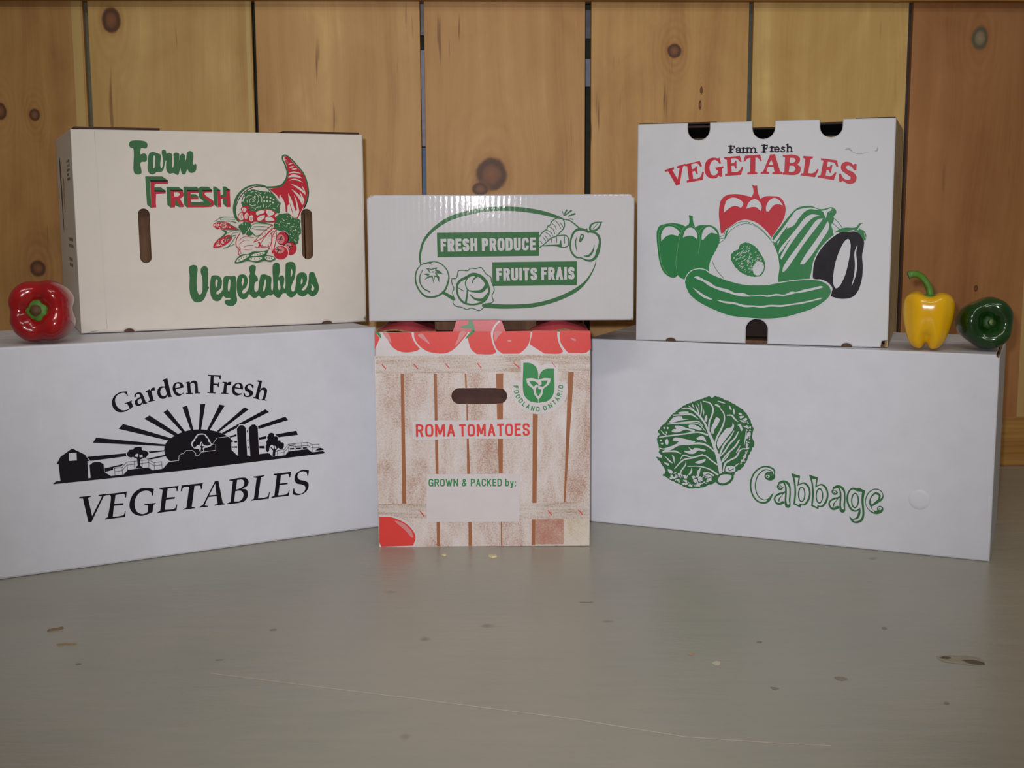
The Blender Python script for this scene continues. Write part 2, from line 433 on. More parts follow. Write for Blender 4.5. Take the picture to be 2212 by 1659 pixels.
ART['UL'] = """part farm_lettering
s g 754,2551 949,2551 974,2515 968,2480 951,2461 891,2466 879,2436 877,2382 910,2393 944,2389 959,2359 957,2311 941,2285 885,2280 870,2254 879,2176 876,2128 837,2113 795,2124 779,2158 781,2262 791,2392 785,2459 751,2469 735,2504
s g 977,2359 996,2398 1039,2416 1099,2399 1135,2384 1141,2351 1129,2237 1141,2198 1161,2229 1169,2299 1159,2377 1156,2425 1169,2445 1204,2443 1216,2413 1216,2395 1255,2409 1289,2391 1293,2361 1284,2264 1285,2216 1295,2210 1307,2247 1310,2352 1314,2400 1342,2411 1377,2407 1387,2383 1383,2309 1395,2361 1412,2392 1443,2395 1462,2375 1462,2313 1471,2313 1482,2371 1496,2419 1532,2435 1562,2423 1574,2380 1568,2318 1563,2265 1580,2248 1589,2265 1607,2257 1610,2221 1596,2168 1555,2141 1515,2146 1498,2168 1484,2194 1472,2159 1449,2122 1413,2125 1399,2168 1391,2212 1379,2159 1360,2112 1321,2124 1300,2137 1247,2128 1213,2159 1204,2203 1208,2264 1209,2308 1195,2281 1180,2220 1161,2167 1126,2150 1079,2150 1048,2124 1004,2117 975,2141 960,2193 966,2263
s w 1051,2370 1065,2359 1063,2281 1048,2202 1037,2202 1039,2281
part fresh_lettering
p g 925,2090 1150,2090 1220,2040 985,2029 987,1664 932,1713
p g 1038,1944 1125,1944 1184,1902 1183,1877 1036,1880
p n 985,2041 1220,2043 1220,2016 989,2015
p n 1028,1908 1189,1902 1184,1879 1028,1885
p r 989,2017 1220,2018 1221,1990 1061,1991 1042,1979 1040,1922 1034,1887 1184,1881 1187,1860 1057,1855 1049,1738 1052,1676 987,1670
p g 1197,1950 1360,1949 1412,1911 1416,1885 1251,1886 1247,1665 1200,1710
p n 1245,1912 1412,1911 1420,1894 1249,1893
p g 1295,1795 1352,1792 1375,1670 1297,1704
p r 1249,1896 1403,1895 1426,1867 1419,1827 1389,1801 1369,1795 1428,1680 1379,1676 1308,1793 1300,1677 1247,1672
s w 1294,1878! 1350,1878! 1371,1851 1348,1821! 1295,1822!
p g 1422,1954 1599,1953 1638,1919 1629,1897 1478,1889 1467,1666 1424,1707
p n 1469,1911 1634,1910 1633,1890 1469,1890
p g 1517,1853 1583,1852 1622,1819 1617,1803 1515,1804
p g 1509,1746 1625,1745 1673,1700 1512,1697
p g 1616,1932 1666,1956 1764,1954 1810,1909 1806,1893 1682,1890 1674,1856 1694,1816 1760,1762 1790,1725 1790,1698 1673,1691 1677,1664 1625,1745 1688,1756 1622,1816 1628,1857
p n 1669,1910 1808,1914 1808,1893 1678,1890
p r 1469,1891 1629,1892 1628,1870 1517,1866 1515,1808 1618,1808 1621,1783 1515,1782 1513,1702 1673,1700 1672,1674 1468,1673
s r 1682,1887 1705,1896! 1806,1898! 1806,1878! 1718,1874 1704,1861 1721,1834 1818,1761 1829,1729 1817,1694 1785,1678! 1672,1673! 1673,1697! 1767,1699 1790,1716 1777,1743 1685,1816 1674,1856
p g 1823,1956 1859,1955 1921,1908 1880,1892 1873,1670 1826,1712
p g 1954,1958 1995,1957 2053,1912 2005,1903 2002,1672 1950,1724 1950,1791 1910,1805 1910,1837 1951,1847
p n 1876,1909 1921,1908 1921,1892 1875,1891
p n 2003,1917 2053,1917 2053,1900 2002,1901
p r 1880,1895 1921,1898 1921,1811 2001,1813 2003,1903 2051,1906 2052,1677 2004,1675 2005,1789 1923,1787 1925,1679 1877,1675
part vegetables_lettering
s g 1450,824 1464,869 1514,887 1558,874 1570,829 1554,721 1550,576 1566,493 1588,474 1616,509 1627,591 1626,709 1610,800 1625,850 1675,868 1706,842 1713,778 1706,678 1704,596 1715,569 1693,524 1664,452 1618,386 1554,368 1505,382 1462,452 1449,544 1454,670 1458,742
s g 1743,686 1757,727 1798,739 1862,723 1893,676 1896,625 1884,571 1857,535 1820,507 1811,487 1828,472 1865,489 1894,524 1909,579 1913,652 1925,707 1953,724 2026,719 2082,719 2093,691 2090,571 2090,461 2098,386 2083,341 2036,304 1971,309 1926,344 1927,380 1964,393 1996,391 2006,414 1964,416 1928,426 1910,450 1891,428 1872,397 1826,376 1772,392 1741,440 1729,513 1732,604
s w 1817,683 1836,673 1832,619 1812,565 1804,601 1807,656
s w 2003,681 2011,667 2004,556 1987,502 1976,530 1983,631
s g 2108,672 2133,726 2184,743 2230,727 2255,675 2251,611 2227,556 2189,526 2171,494 2187,470 2225,487 2259,537 2272,592 2280,675 2271,703 2281,725 2291,748 2283,799 2283,831 2307,863 2345,868 2374,851 2373,801 2361,741 2379,717 2397,689 2396,642 2359,625 2349,588 2347,514 2365,490 2394,512 2409,586 2425,669 2445,724 2492,736 2534,721 2586,695 2593,662 2584,579 2588,513 2600,499 2612,550 2614,671 2611,783 2622,866 2656,895 2699,887 2717,854 2716,789 2700,705 2695,687 2719,709 2758,708 2776,674 2770,609 2760,553 2772,520 2789,571 2790,664 2797,804 2808,879 2852,901 2914,894 2942,856 2941,753 2925,669 2890,595 2870,530 2883,482 2908,481 2928,527 2944,630 2959,705 2989,737 3042,749 3090,728 3106,681 3099,615 3073,559 3044,527 3024,504 3038,489 3073,502 3112,567 3128,642 3139,727 3164,749 3203,748 3227,704 3255,618 3278,532 3268,475 3228,420 3179,398 3140,414 3111,444 3081,417 3032,405 2984,421 2951,451 2926,424 2868,393 2820,419 2796,453 2753,455 2734,441 2705,400 2666,398 2629,427 2615,451 2572,430 2539,441 2515,423 2467,395 2430,408 2407,437 2373,411 2326,408 2289,442 2271,462 2233,408 2186,392 2140,412 2109,469 2097,553
s w 2187,692 2199,678 2195,622 2176,577 2167,614 2175,660
s w 2505,666 2514,638 2503,554 2478,490 2469,514 2485,602
s w 2695,649 2708,611 2716,527 2702,504 2683,528 2681,594
s w 2882,802 2895,773 2887,708 2872,689 2873,755
s w 3031,664 3041,636 3030,589 3015,580 3018,637
s w 3166,579 3205,525 3199,492 3180,479 3160,499 3169,527
part cornucopia_print
s r 2819,2380! 2875,2376 2941,2307 3016,2225 3082,2142 3124,2050 3151,1948 3140,1836 3105,1725 3055,1624 2996,1513! 2957,1523 2825,1580 2749,1637 2747,1747 2687,1849 2599,1923! 2774,1968 2842,2041 2871,2096 2868,2197 2846,2289
d w 7 2830,2357 2851,2334 2865,2309 2876,2289
v w 2883,2270,4 2912,2275,15 2942,2284,4
v w 2894,2226,4 2930,2234,21 2966,2241,4
v w 2928,2200,4 2968,2205,19 3008,2208,4
v w 2886,2144,6 2948,2159,22 3015,2153,15 3058,2144,2
v w 2880,2089,7 2938,2111,37 3014,2101,28 3078,2076,2
v w 2889,2048,6 2956,2061,17 3023,2048,17 3084,2016,2
v w 2915,1995,2 2983,1962,23 3059,1911,28 3118,1841,4
v w 3065,1980,2 3093,1920,15 3116,1864,9
s w 2664,1872! 2715,1826 2738,1784! 2748,1858! 2790,1802 2817,1719 2825,1608! 2848,1589! 2853,1691! 2879,1718! 2867,1866! 2909,1792 2945,1681 2968,1615! 2988,1634! 2971,1764! 2948,1842! 2981,1782 3012,1661! 3021,1615 3006,1559 2977,1522! 2910,1547 2882,1575 2825,1580 2763,1590! 2740,1618 2749,1711 2705,1803
v w 2916,1926,2 2972,1875,23 3038,1800,38 3066,1716,13
v w 3040,1883,2 3067,1809,25 3086,1744,25 3058,1661,6
v r 3000,1782,4 3022,1680,13 3026,1615,13 3001,1541,6
v r 2884,1737,4 2907,1653,11 2931,1565,2
v r 2900,1857,6 2942,1745,9 2969,1643,2
v r 2744,1858,4 2804,1774,13 2835,1663,17 2830,1603,4
v g 2849,2215,21 2831,2279,22 2804,2334,19 2805,2380,20 2838,2396,19 2885,2376,17 2951,2317,19 3016,2243,19 3082,2161,21 3124,2077,21 3152,1966,19 3157,1873,23 3144,1799,25 3104,1688,25 3079,1642,9
v r 3135,1846,13 3095,1725,23 3046,1633,21 2996,1513,6
v g 2845,2234,19 2863,2170,22 2854,2087,24 2832,2041,26 2774,1977,26 2689,1954,26 2566,1946,28
v n 3165,1892,8 3154,1799,9 3104,1679,13 3084,1642,4
v g 2585,1932,9 2539,1964,22 2464,1980,18 2371,1974,22 2259,1929,27 2166,1839,35 2118,1735,40 2104,1627,40 2122,1536,37 2158,1472,15
v n 2557,1946,6 2464,1964,11 2371,1947,11 2259,1888,11 2174,1789,11 2130,1681,9 2124,1590,7
v g 2576,1937,13 2631,1877,13 2686,1812,11 2742,1729,7
j g 5 2220,1807 2258,1870 2333,1911 2407,1915 2500,1896 2593,1886 2649,1849 2695,1785 2741,1720! 2759,1743! 2740,1655 2739,1591 2682,1592 2589,1639 2495,1640 2401,1614 2327,1615 2291,1688 2217,1680 2205,1744
c w 8 2242,1734 2233,1771 2257,1816
c w 8 2275,1807 2304,1835 2350,1838
c w 8 2322,1738 2321,1774 2349,1792 2377,1774
c w 8 2357,1747 2395,1765 2394,1806
c w 8 2406,1860 2443,1823 2446,1769 2422,1723
c w 8 2453,1851 2489,1805 2488,1745
c w 8 2311,1715 2347,1697 2403,1705
c w 8 2288,1738 2282,1770
c w 8 2347,1669 2393,1660 2440,1677
c w 8 2341,1874 2388,1897 2425,1889
c w 8 2458,1673 2478,1695
c w 8 2510,1676 2517,1713
c w 7 2585,1680 2614,1712
c w 7 2542,1662 2562,1685
c w 7 2646,1656 2674,1647
c w 7 2703,1679 2727,1715
c w 7 2448,1878 2481,1860
c w 7 2537,1859 2546,1877
c w 8 2219,1753 2238,1807 2248,1843
c w 7 2346,1633 2392,1637 2402,1650
c w 7 2313,1815 2359,1815 2405,1787
d w 13 2396,1819 2519,1814 2566,1813 2615,1799 2657,1780 2525,1757 2565,1756 2608,1753 2647,1737
s r 2194,1653 2217,1680 2273,1693 2310,1679 2300,1643 2401,1614 2458,1636 2533,1640 2608,1640 2692,1591 2710,1554 2671,1463 2586,1462 2473,1468 2399,1477 2324,1450 2269,1477 2167,1482 2145,1535 2165,1585 2202,1612
d n 8 2296,1706 2300,1643 2222,1671
s w 2208,1660 2245,1670 2272,1643 2262,1620 2225,1614
s w 2169,1571 2206,1598 2219,1553 2223,1507 2177,1497 2157,1535
s w 2252,1584 2280,1597 2296,1570 2281,1524 2255,1505 2240,1543
s w 2307,1542 2345,1564 2364,1532 2343,1476 2313,1487
s w 2403,1595 2439,1622 2495,1631 2525,1621 2513,1592 2457,1575 2417,1561
s w 2542,1623 2589,1637 2645,1611 2662,1587 2625,1560 2576,1556
s w 2413,1511 2465,1551 2522,1562 2526,1543 2493,1501 2436,1483
s w 2538,1529 2587,1545 2634,1523 2657,1489 2605,1478 2548,1481 2528,1502
s w 2673,1569 2703,1577 2695,1527 2667,1546
c r 5 2221,1625 2237,1654
c r 5 2175,1526 2201,1576
c r 5 2191,1515 2210,1566
c r 5 2256,1523 2266,1572
c r 5 2270,1524 2282,1579
c r 5 2320,1492 2330,1542
c r 5 2334,1487 2349,1532
r q 3.7 26 3 2410,1568 2457,1622 2645,1620 2662,1486 2549,1483 2418,1490
v g 2389,1477,6 2492,1452,15 2623,1459,7
j g 8 2681,1518 2710,1564 2777,1579 2872,1578 2891,1542 2938,1523 2976,1513 3034,1484 3033,1428 3027,1373 3036,1307 3011,1280 3001,1214 2981,1150 2933,1160 2895,1189 2847,1209 2849,1302 2792,1340 2688,1361 2642,1426 2671,1472
r w 7.5 55 5 2681,1509 2777,1563 2872,1543 3014,1475 3007,1289 2971,1178 2876,1217 2868,1301 2707,1370 2665,1435
e n 2771,1233 90,100
e r 2763,1236 81,91
e q 2740,1225 55,65
e n 2875,1094 90,97
e r 2878,1088 84,91
e q 2845,1123 50,47
e w 2734,1039 116,104
e r 2734,1034 107,97
e q 2720,1072 68,48
l k 8 2690,1213 2723,1226 2771,1225
l k 10 2757,1257 2723,1193
l k 8 2733,1258 2740,1221
l k 8 2832,1144 2865,1115 2903,1119
l k 10 2865,1115 2850,1088
l k 9 2869,1110 2878,1073
l k 8 2662,1083 2702,1068 2749,1070
l k 10 2683,1106 2707,1073 2682,1036
v r 2623,1413,28 2536,1327,61 2441,1246,50 2351,1186,6
v w 2622,1404,13 2536,1325,41 2441,1246,32 2384,1206,4
v r 2646,1375,28 2563,1271,60 2487,1181,50 2420,1118,9
v w 2643,1366,13 2563,1271,39 2487,1181,32 2443,1136,4
v r 2607,1307,19 2586,1197,54 2568,1086,13
v w 2603,1289,9 2586,1197,34 2570,1105,4
v r 2678,1352,19 2653,1260,66 2632,1131,51 2616,1034,19
v w 2678,1338,13 2651,1260,43 2632,1140,32 2621,1066,4
c r 5 2555,1350 2574,1340
c r 5 2517,1314 2536,1299
c r 5 2479,1282 2498,1268
c r 5 2602,1330 2616,1316
c r 5 2564,1280 2577,1266
c r 5 2640,1306 2663,1306
c r 5 2634,1260 2658,1258
c r 5 2624,1214 2647,1212
c r 5 2577,1225 2596,1222
c r 5 2571,1178 2592,1176
s w 2535,1244 2582,1261 2571,1169 2514,1124 2477,1153
v r 2430,1182,28 2457,1126,13 2532,1124,6
c r 12 2163,1307 2120,1235 2107,1172 2118,1126 2150,1088 2135,1043 2157,1006 2185,1009
c r 7 2176,1028 2163,1070 2168,1106 2141,1125
c r 7 2152,1216 2227,1265 2357,1255
c r 7 2151,1161 2226,1215 2300,1217
c r 7 2215,1121 2271,1145 2350,1145
c r 7 2205,1091 2261,1087 2330,1091
c r 8 2373,1122 2485,1109 2580,1123
j g 8 2138,1417 2194,1453 2232,1479 2305,1455 2342,1423 2322,1368 2354,1312 2274,1273 2247,1306 2200,1297 2183,1353 2147,1390
c w 6 2212,1434 2208,1462
c w 6 2245,1434 2254,1461
c w 8 2276,1396 2294,1341
c w 7 2304,1396 2326,1341
c w 6 2247,1306 2266,1342
s r 1801,1433 1838,1464 1911,1467 2011,1461 2065,1419 2146,1367! 2027,1365 1909,1372 1836,1387
r w 7.2 55 7 1810,1433 1847,1457 1992,1452 2046,1392 1864,1386
s r 1794,1121 1804,1170 1860,1228 1933,1267 2025,1292 2057,1255 2023,1201 1931,1140 1857,1119
r w 7.2 50 9 1808,1134 1818,1170 1887,1227 1988,1266 2024,1229 1931,1154 1849,1133
v g 1837,1491,4 1921,1534,11 2013,1538,7 2109,1536,9
v g 1837,1491,9 1893,1476,11 2020,1483,7 2116,1465,13
c g 7 1903,1508 1994,1511 2108,1504
v g 2010,1440,15 2065,1419,9 2146,1370,7
p w 2047,1437 2139,1445 2157,1426 2147,1390
v g 1936,1367,5 2054,1364,13 2192,1362,9
v g 1913,1367,5 1976,1331,31 1938,1281,15 1849,1222,4
v g 1981,1334,9 1925,1276,9 1851,1224,7
c g 7 2025,1260 2072,1314 2182,1333
c g 7 1999,1320 2072,1350 2183,1348
c g 9 2103,1263 2051,1191 1994,1129 1930,1111
c g 8 2087,1163 2022,1137 1935,1112
v g 1988,1243,27 2052,1273,15 2117,1290,7
c g 8 2342,1430 2398,1449 2623,1431
c g 8 2351,1402 2472,1406 2584,1392
c g 8 2341,1381 2415,1364 2546,1354
v g 2340,1322,11 2385,1273,15 2489,1300,7
c g 7 2389,1475 2586,1453
s g 2081,901 2101,952 2180,1019 2273,1025 2339,1055 2451,1057 2567,1081! 2545,1036 2526,1009 2620,987 2671,948! 2590,907 2496,921 2401,900 2308,918 2253,925 2150,898
s w 2103,918 2124,956 2199,1000 2278,1016 2284,1002 2216,953 2151,923
s w 2310,1004 2395,1035 2498,1048 2512,1035 2432,1002 2347,994
s w 2281,956 2356,977 2468,966 2430,936 2346,923
s w 2506,980 2572,987 2638,961 2600,934 2524,942
d g 8 2142,946 2175,968 2207,981 2245,994 2366,1009 2404,1012 2441,1020 2470,1029 2318,958 2356,954 2393,952 2431,956 2534,967 2567,961 2600,958
part seam_line
l z 6 299,2672 299,1853 319,759 336,61
l z 6 336,61 105,18
l z 5 105,18 87,-5"""
ART['UR'] = """part farm_fresh_lettering
l k 30 1287,2664 1287,2581
l k 15 1257,2665 1334,2665
l k 14 1332,2666 1332,2642
l k 14 1291,2624 1318,2623
l k 11 1319,2635 1319,2610
l k 15 1258,2579 1314,2579
l k 30 1728,2665 1729,2583
l k 15 1699,2666 1774,2666
l k 14 1772,2668 1773,2643
l k 14 1733,2625 1759,2625
l k 10 1760,2637 1760,2612
l k 15 1700,2581 1755,2581
c k 18 1362,2626 1385,2641 1411,2629 1412,2579
c k 18 1411,2612 1371,2608 1367,2586 1394,2579 1411,2594
l k 11 1407,2578 1429,2578
l k 12 1435,2634 1460,2635
l k 26 1455,2637 1456,2579
l k 14 1438,2577 1485,2577
c k 15 1460,2623 1476,2637 1493,2629
l k 12 1810,2640 1835,2641
l k 25 1830,2643 1831,2585
l k 14 1813,2584 1860,2583
c k 15 1835,2629 1850,2642 1867,2635
l k 23 1511,2636 1512,2577
c k 18 1511,2624 1539,2638 1559,2623 1560,2577
c k 18 1564,2623 1592,2638 1614,2623 1616,2576
l k 11 1495,2635 1508,2634
l k 12 1497,2577 1529,2576
l k 12 1545,2576 1577,2576
l k 12 1600,2575 1638,2575
c k 17 1877,2611 1929,2613 1920,2635 1894,2641 1874,2624 1874,2598 1894,2579 1929,2588
c k 16 2004,2633 1974,2639 1961,2625 1996,2605 2001,2587 1977,2578 1955,2588
l k 22 2041,2673 2042,2579
l k 11 2023,2668 2041,2669
c k 18 2041,2626 2071,2640 2089,2625 2092,2580
l k 11 2024,2577 2059,2577
l k 11 2076,2578 2113,2578
part red_vegetables_lettering
p r 384,2359 513,2398 519,2371 493,2358 570,2232 594,2384 559,2384 552,2407 674,2442 678,2418 646,2411 628,2357 601,2164 550,2146 435,2342 393,2336
s r 665,2411! 671,2433! 870,2476! 902,2404! 879,2398! 842,2440 797,2443 751,2432! 765,2365! 802,2374! 815,2405! 832,2405! 847,2297! 829,2298! 806,2342! 770,2334! 784,2235! 843,2239 888,2270 906,2328! 929,2324! 916,2221! 697,2184! 693,2213! 725,2226! 697,2406!
s r 1118,2506! 1140,2518! 1160,2438! 1140,2432! 1104,2474 1068,2486 1032,2461 1007,2408 1010,2346 1033,2292 1069,2279 1110,2301 1123,2340! 1098,2352! 1080,2381! 1194,2399! 1195,2382! 1172,2361! 1182,2260! 1146,2260! 1132,2278! 1106,2247 1051,2237 988,2257 943,2319 938,2400 960,2471 1014,2510 1077,2516
s r 1198,2517! 1412,2535! 1439,2458! 1417,2453! 1381,2493 1346,2502 1297,2501! 1300,2437! 1337,2441! 1353,2472! 1368,2471! 1371,2365! 1355,2366! 1337,2405! 1302,2401! 1307,2322! 1374,2321 1418,2347 1440,2387! 1460,2382! 1432,2281! 1218,2269! 1218,2296! 1249,2304! 1237,2486! 1203,2495!
s r 1483,2536! 1681,2547! 1706,2464! 1686,2462! 1655,2501 1620,2509! 1622,2320! 1652,2306! 1650,2287! 1516,2285! 1516,2307! 1551,2316! 1554,2505! 1514,2496 1483,2459! 1461,2459!
p r 1814,2546 1877,2547 1950,2322 1984,2312 1982,2283 1848,2286 1850,2310 1877,2314 1862,2380 1788,2380 1771,2323 1806,2310 1806,2288 1694,2293 1696,2313 1727,2324
p w 1830,2476 1859,2406 1798,2409
s r 1977,2536! 2137,2534 2202,2499 2203,2442 2173,2408! 2217,2373 2209,2303 2158,2273 1985,2278! 1986,2303! 2006,2313! 2010,2507! 1982,2514!
s w 2079,2497! 2129,2491 2148,2462 2121,2433 2074,2430!
s w 2074,2393! 2131,2386 2150,2349 2123,2314 2064,2313!
s r 2245,2518! 2376,2508! 2371,2486! 2344,2476! 2316,2294! 2364,2289 2410,2311 2431,2345! 2455,2337! 2407,2237! 2220,2264! 2222,2288! 2256,2294! 2275,2481! 2245,2494!
s r 2476,2485! 2683,2454! 2703,2369! 2680,2370! 2650,2420 2616,2432 2565,2439! 2558,2370! 2588,2366! 2604,2392! 2627,2396! 2610,2288! 2595,2293! 2580,2327! 2554,2332! 2543,2258! 2594,2249 2636,2267 2661,2301! 2682,2292! 2650,2197! 2441,2235! 2445,2257! 2479,2263! 2510,2453! 2476,2462!
s r 2894,2385! 2906,2406! 2934,2402! 2933,2321! 2904,2321! 2869,2368 2827,2384 2798,2367 2820,2334 2896,2295 2939,2235 2923,2171 2865,2145 2815,2156 2764,2188! 2743,2171! 2720,2178! 2712,2275! 2737,2283! 2771,2223 2818,2199 2856,2205 2864,2229 2821,2266 2753,2317 2735,2361 2751,2412 2801,2433 2860,2420
v d 2781,2590,7 2831,2599,19 2882,2556,7 2966,2531,7 3082,2556,3
v d 3156,2568,5 3184,2574,22 3192,2625,3
part vegetable_picture_print
s r 1148,1855 1161,1926 1206,1989 1277,2020 1403,2024 1492,2007 1580,1985! 1602,2033 1597,2104 1579,2153! 1619,2135 1651,2139! 1664,2051 1695,1963! 1774,1994 1862,1994 1949,1981 2002,1928 2034,1840 2030,1752 1997,1655 1937,1558 1859,1442! 1692,1413 1335,1453 1209,1501! 1177,1496! 1158,1631 1144,1747
s w 1212,1779! 1216,1855 1251,1944 1331,1980 1421,1953 1470,1900 1444,1842! 1359,1869 1297,1846
s w 1515,1829! 1537,1900 1590,1949 1643,1954 1696,1910 1719,1848 1706,1799! 1644,1848 1573,1849
s w 1781,1795! 1776,1848 1810,1928 1880,1972 1950,1937 1999,1871! 1933,1888 1881,1875 1811,1791!
s h 285,1440 290,1532 323,1596 398,1624 537,1635 629,1617 689,1590! 735,1627 740,1691 730,1745! 785,1736! 795,1646 822,1578! 877,1606 968,1611 1059,1598 1132,1541 1160,1433 1151,1343 1088,1224 1034,1106 1021,974! 695,859! 630,885 589,923! 556,890 482,893 388,964 332,1092 304,1257
s w 351,1386! 351,1487 398,1570 472,1593 555,1562 606,1508 583,1458! 491,1479 416,1451
s w 653,1440! 676,1518 721,1568 777,1573 832,1528 855,1456 846,1420! 795,1456 731,1464
s w 914,1412! 919,1493 959,1566 1014,1589 1087,1549 1134,1485! 1041,1504 987,1467 937,1412!
c m 5 463,1622 574,1589 639,1536
c m 5 675,1595 629,1508 597,1380 579,1262
c m 5 407,1622 328,1542 315,1441 334,1239 369,1056 453,929
c m 5 786,1605 868,1511 894,1393 869,1221
c m 4 959,1606 896,1547 877,1511
c m 4 579,1262 560,1097 584,932
c m 4 824,1056 796,1010
s w 1061,1124 1075,1161 1115,1270 1151,1352 1195,1478 1267,1569 1321,1601 1401,1659 1508,1683 1650,1644 1774,1547 1868,1428 1926,1318 1977,1159 1987,1017 1981,820 1605,793 1335,831 1244,870 1117,1007
c h 7 1244,870 1153,967 1089,1061 1061,1138
c h 7 1155,1363 1223,1416 1268,1488 1321,1547 1410,1604 1508,1629 1597,1615 1704,1555 1837,1423 1909,1318 1959,1194
c h 7 1164,1451 1223,1483 1240,1555 1312,1585 1419,1646 1535,1652 1686,1582 1855,1419
v h 1285,1569,5 1254,1515,20 1241,1452,23 1223,1429,5
c h 6 1164,1424 1223,1429
j h 4 1413,1279 1439,1347 1510,1375 1582,1358 1653,1314 1734,1208 1779,1102 1780,1012 1728,931 1657,913 1559,927 1451,978 1351,1084 1319,1165 1332,1228 1390,1270
s w 1673,1118 1744,1110 1769,1048 1754,994 1701,934 1643,947 1620,1009 1638,1072
k w 7.2 32.2 120 2 1466,1329 1555,1339 1689,1234 1744,1119 1655,1081 1603,955 1514,971 1414,1077 1351,1166 1404,1238
d h 4 1690,1198 1712,1154 1690,1127 1717,1118 1691,1073 1744,1074 1656,1055 1665,1010
s h 1872,1433 1976,1589 2130,1784 2207,1844 2361,1863 2465,1825 2525,1821 2635,1845 2686,1813 2695,1769 2662,1717 2697,1665 2638,1621 2661,1534 2667,1456 2583,1385 2491,1261 2433,1119 2409,986 2407,853 2247,840 1976,834 1975,1057 1941,1234 1900,1340
s w 1880,1397! 1977,1527 2113,1722 2173,1801 2233,1824 2362,1842 2413,1833 2474,1812! 2431,1813 2354,1820 2285,1785 2217,1705 2150,1608 2063,1563! 2012,1519 1952,1358! 1944,1341 1936,1394 1908,1376
s w 1958,1221! 1971,1288 2065,1413 2193,1573 2287,1697 2372,1750 2487,1738! 2407,1711 2322,1636 2203,1485 2101,1334 1999,1151! 1985,1172 2032,1298
s w 2018,984! 2022,1040 2086,1157 2205,1327 2324,1504 2433,1663 2475,1690 2531,1699! 2477,1620 2393,1505 2291,1363 2173,1176 2070,1023 2027,982
s w 2191,990! 2243,1089 2226,1057! 2311,1214 2429,1391 2529,1550 2587,1660! 2609,1621 2597,1542 2514,1401 2397,1215 2312,1108 2244,1027
v h 2063,1581,12 2012,1510,16 1952,1412,21 1917,1376,9
v h 2117,1431,4 2066,1360,11 1998,1235,18
s w 2495,1794! 2576,1816 2635,1834 2619,1795 2585,1777 2565,1699! 2543,1742 2525,1786
s h 2585,1777 2614,1795 2661,1804 2645,1734 2577,1716
r w 5.2 8 3 2576,1821 2660,1830 2670,1752 2594,1751
s w 2671,1687 2731,1648 2766,1588 2699,1561 2665,1543 2655,1621 2663,1656
c h 8 2662,1704 2723,1648 2775,1581
c h 8 2638,1652 2690,1604 2733,1565
s w 2385,870 2396,986 2420,1136 2490,1287 2583,1402 2675,1482 2750,1526 2835,1527 2844,1039
s k 2428,898 2418,986 2437,1137 2503,1278 2591,1389 2684,1469 2767,1518 2919,1528 2995,1503 3057,1417 3059,1305 3044,1218 3059,1044 3045,869 3002,736 2936,664 2834,638 2724,649 2655,683 2679,772 2618,850 2523,891
s w 2862,1428 2890,1372 2890,1258 2868,1101 2829,934 2763,800 2721,775 2693,816 2683,922 2707,1124 2763,1300 2820,1405
v w 2977,1342,7 2956,1251,22 2971,1086,29 2960,954,22 2926,815,5
s h 2679,1511! 2750,1561 2834,1579 2918,1576 2960,1589 2996,1633 3038,1638! 3002,1562 3053,1538 3087,1478 3079,1407! 3055,1417 3003,1495 2952,1529 2835,1519 2734,1520
s w 2847,1528 2935,1546 2929,1533
v w 2981,1553,15 3024,1623,12
v w 3062,1504,7 3076,1444,10
C w 24 695,834 723,917 787,982 879,1007 971,995 1035,951 1154,899 1335,840 1515,804 1694,799 1826,807 1941,828 2159,865 2402,884 2532,865 2627,806 2658,727 2629,655 2553,582 2425,498 2296,449 2052,374 1787,347 1564,357 1338,377 1110,451 881,563 770,652 714,752
s h 695,834 723,917 787,982 879,1007 971,995 1035,951 1154,899 1335,840 1515,804 1694,799 1826,807 1941,828 2159,865 2402,884 2532,865 2627,806 2658,727 2629,655 2553,582 2425,498 2296,449 2052,374 1787,347 1564,357 1338,377 1110,451 881,563 770,652 714,752
v w 820,896,6 861,892,37 953,851,31 1036,804,46 1109,764,31 1209,733,40 1291,712,42 1381,678,29 1489,668,47 1588,652,14 1739,666,13 1828,655,21 1943,676,23 2048,672,16 2144,704,35 2205,710,16 2309,735,33 2438,765,30 2533,790,26 2554,790,5
v w 808,749,4 880,692,26 972,630,33 1064,598,16 1075,597,4
v w 1133,589,4 1228,565,24 1382,547,25 1517,514,29 1652,514,20 1741,508,27 1874,526,23 2006,525,25 2138,547,19 2268,569,23 2398,600,19 2535,639,14 2551,644,3"""
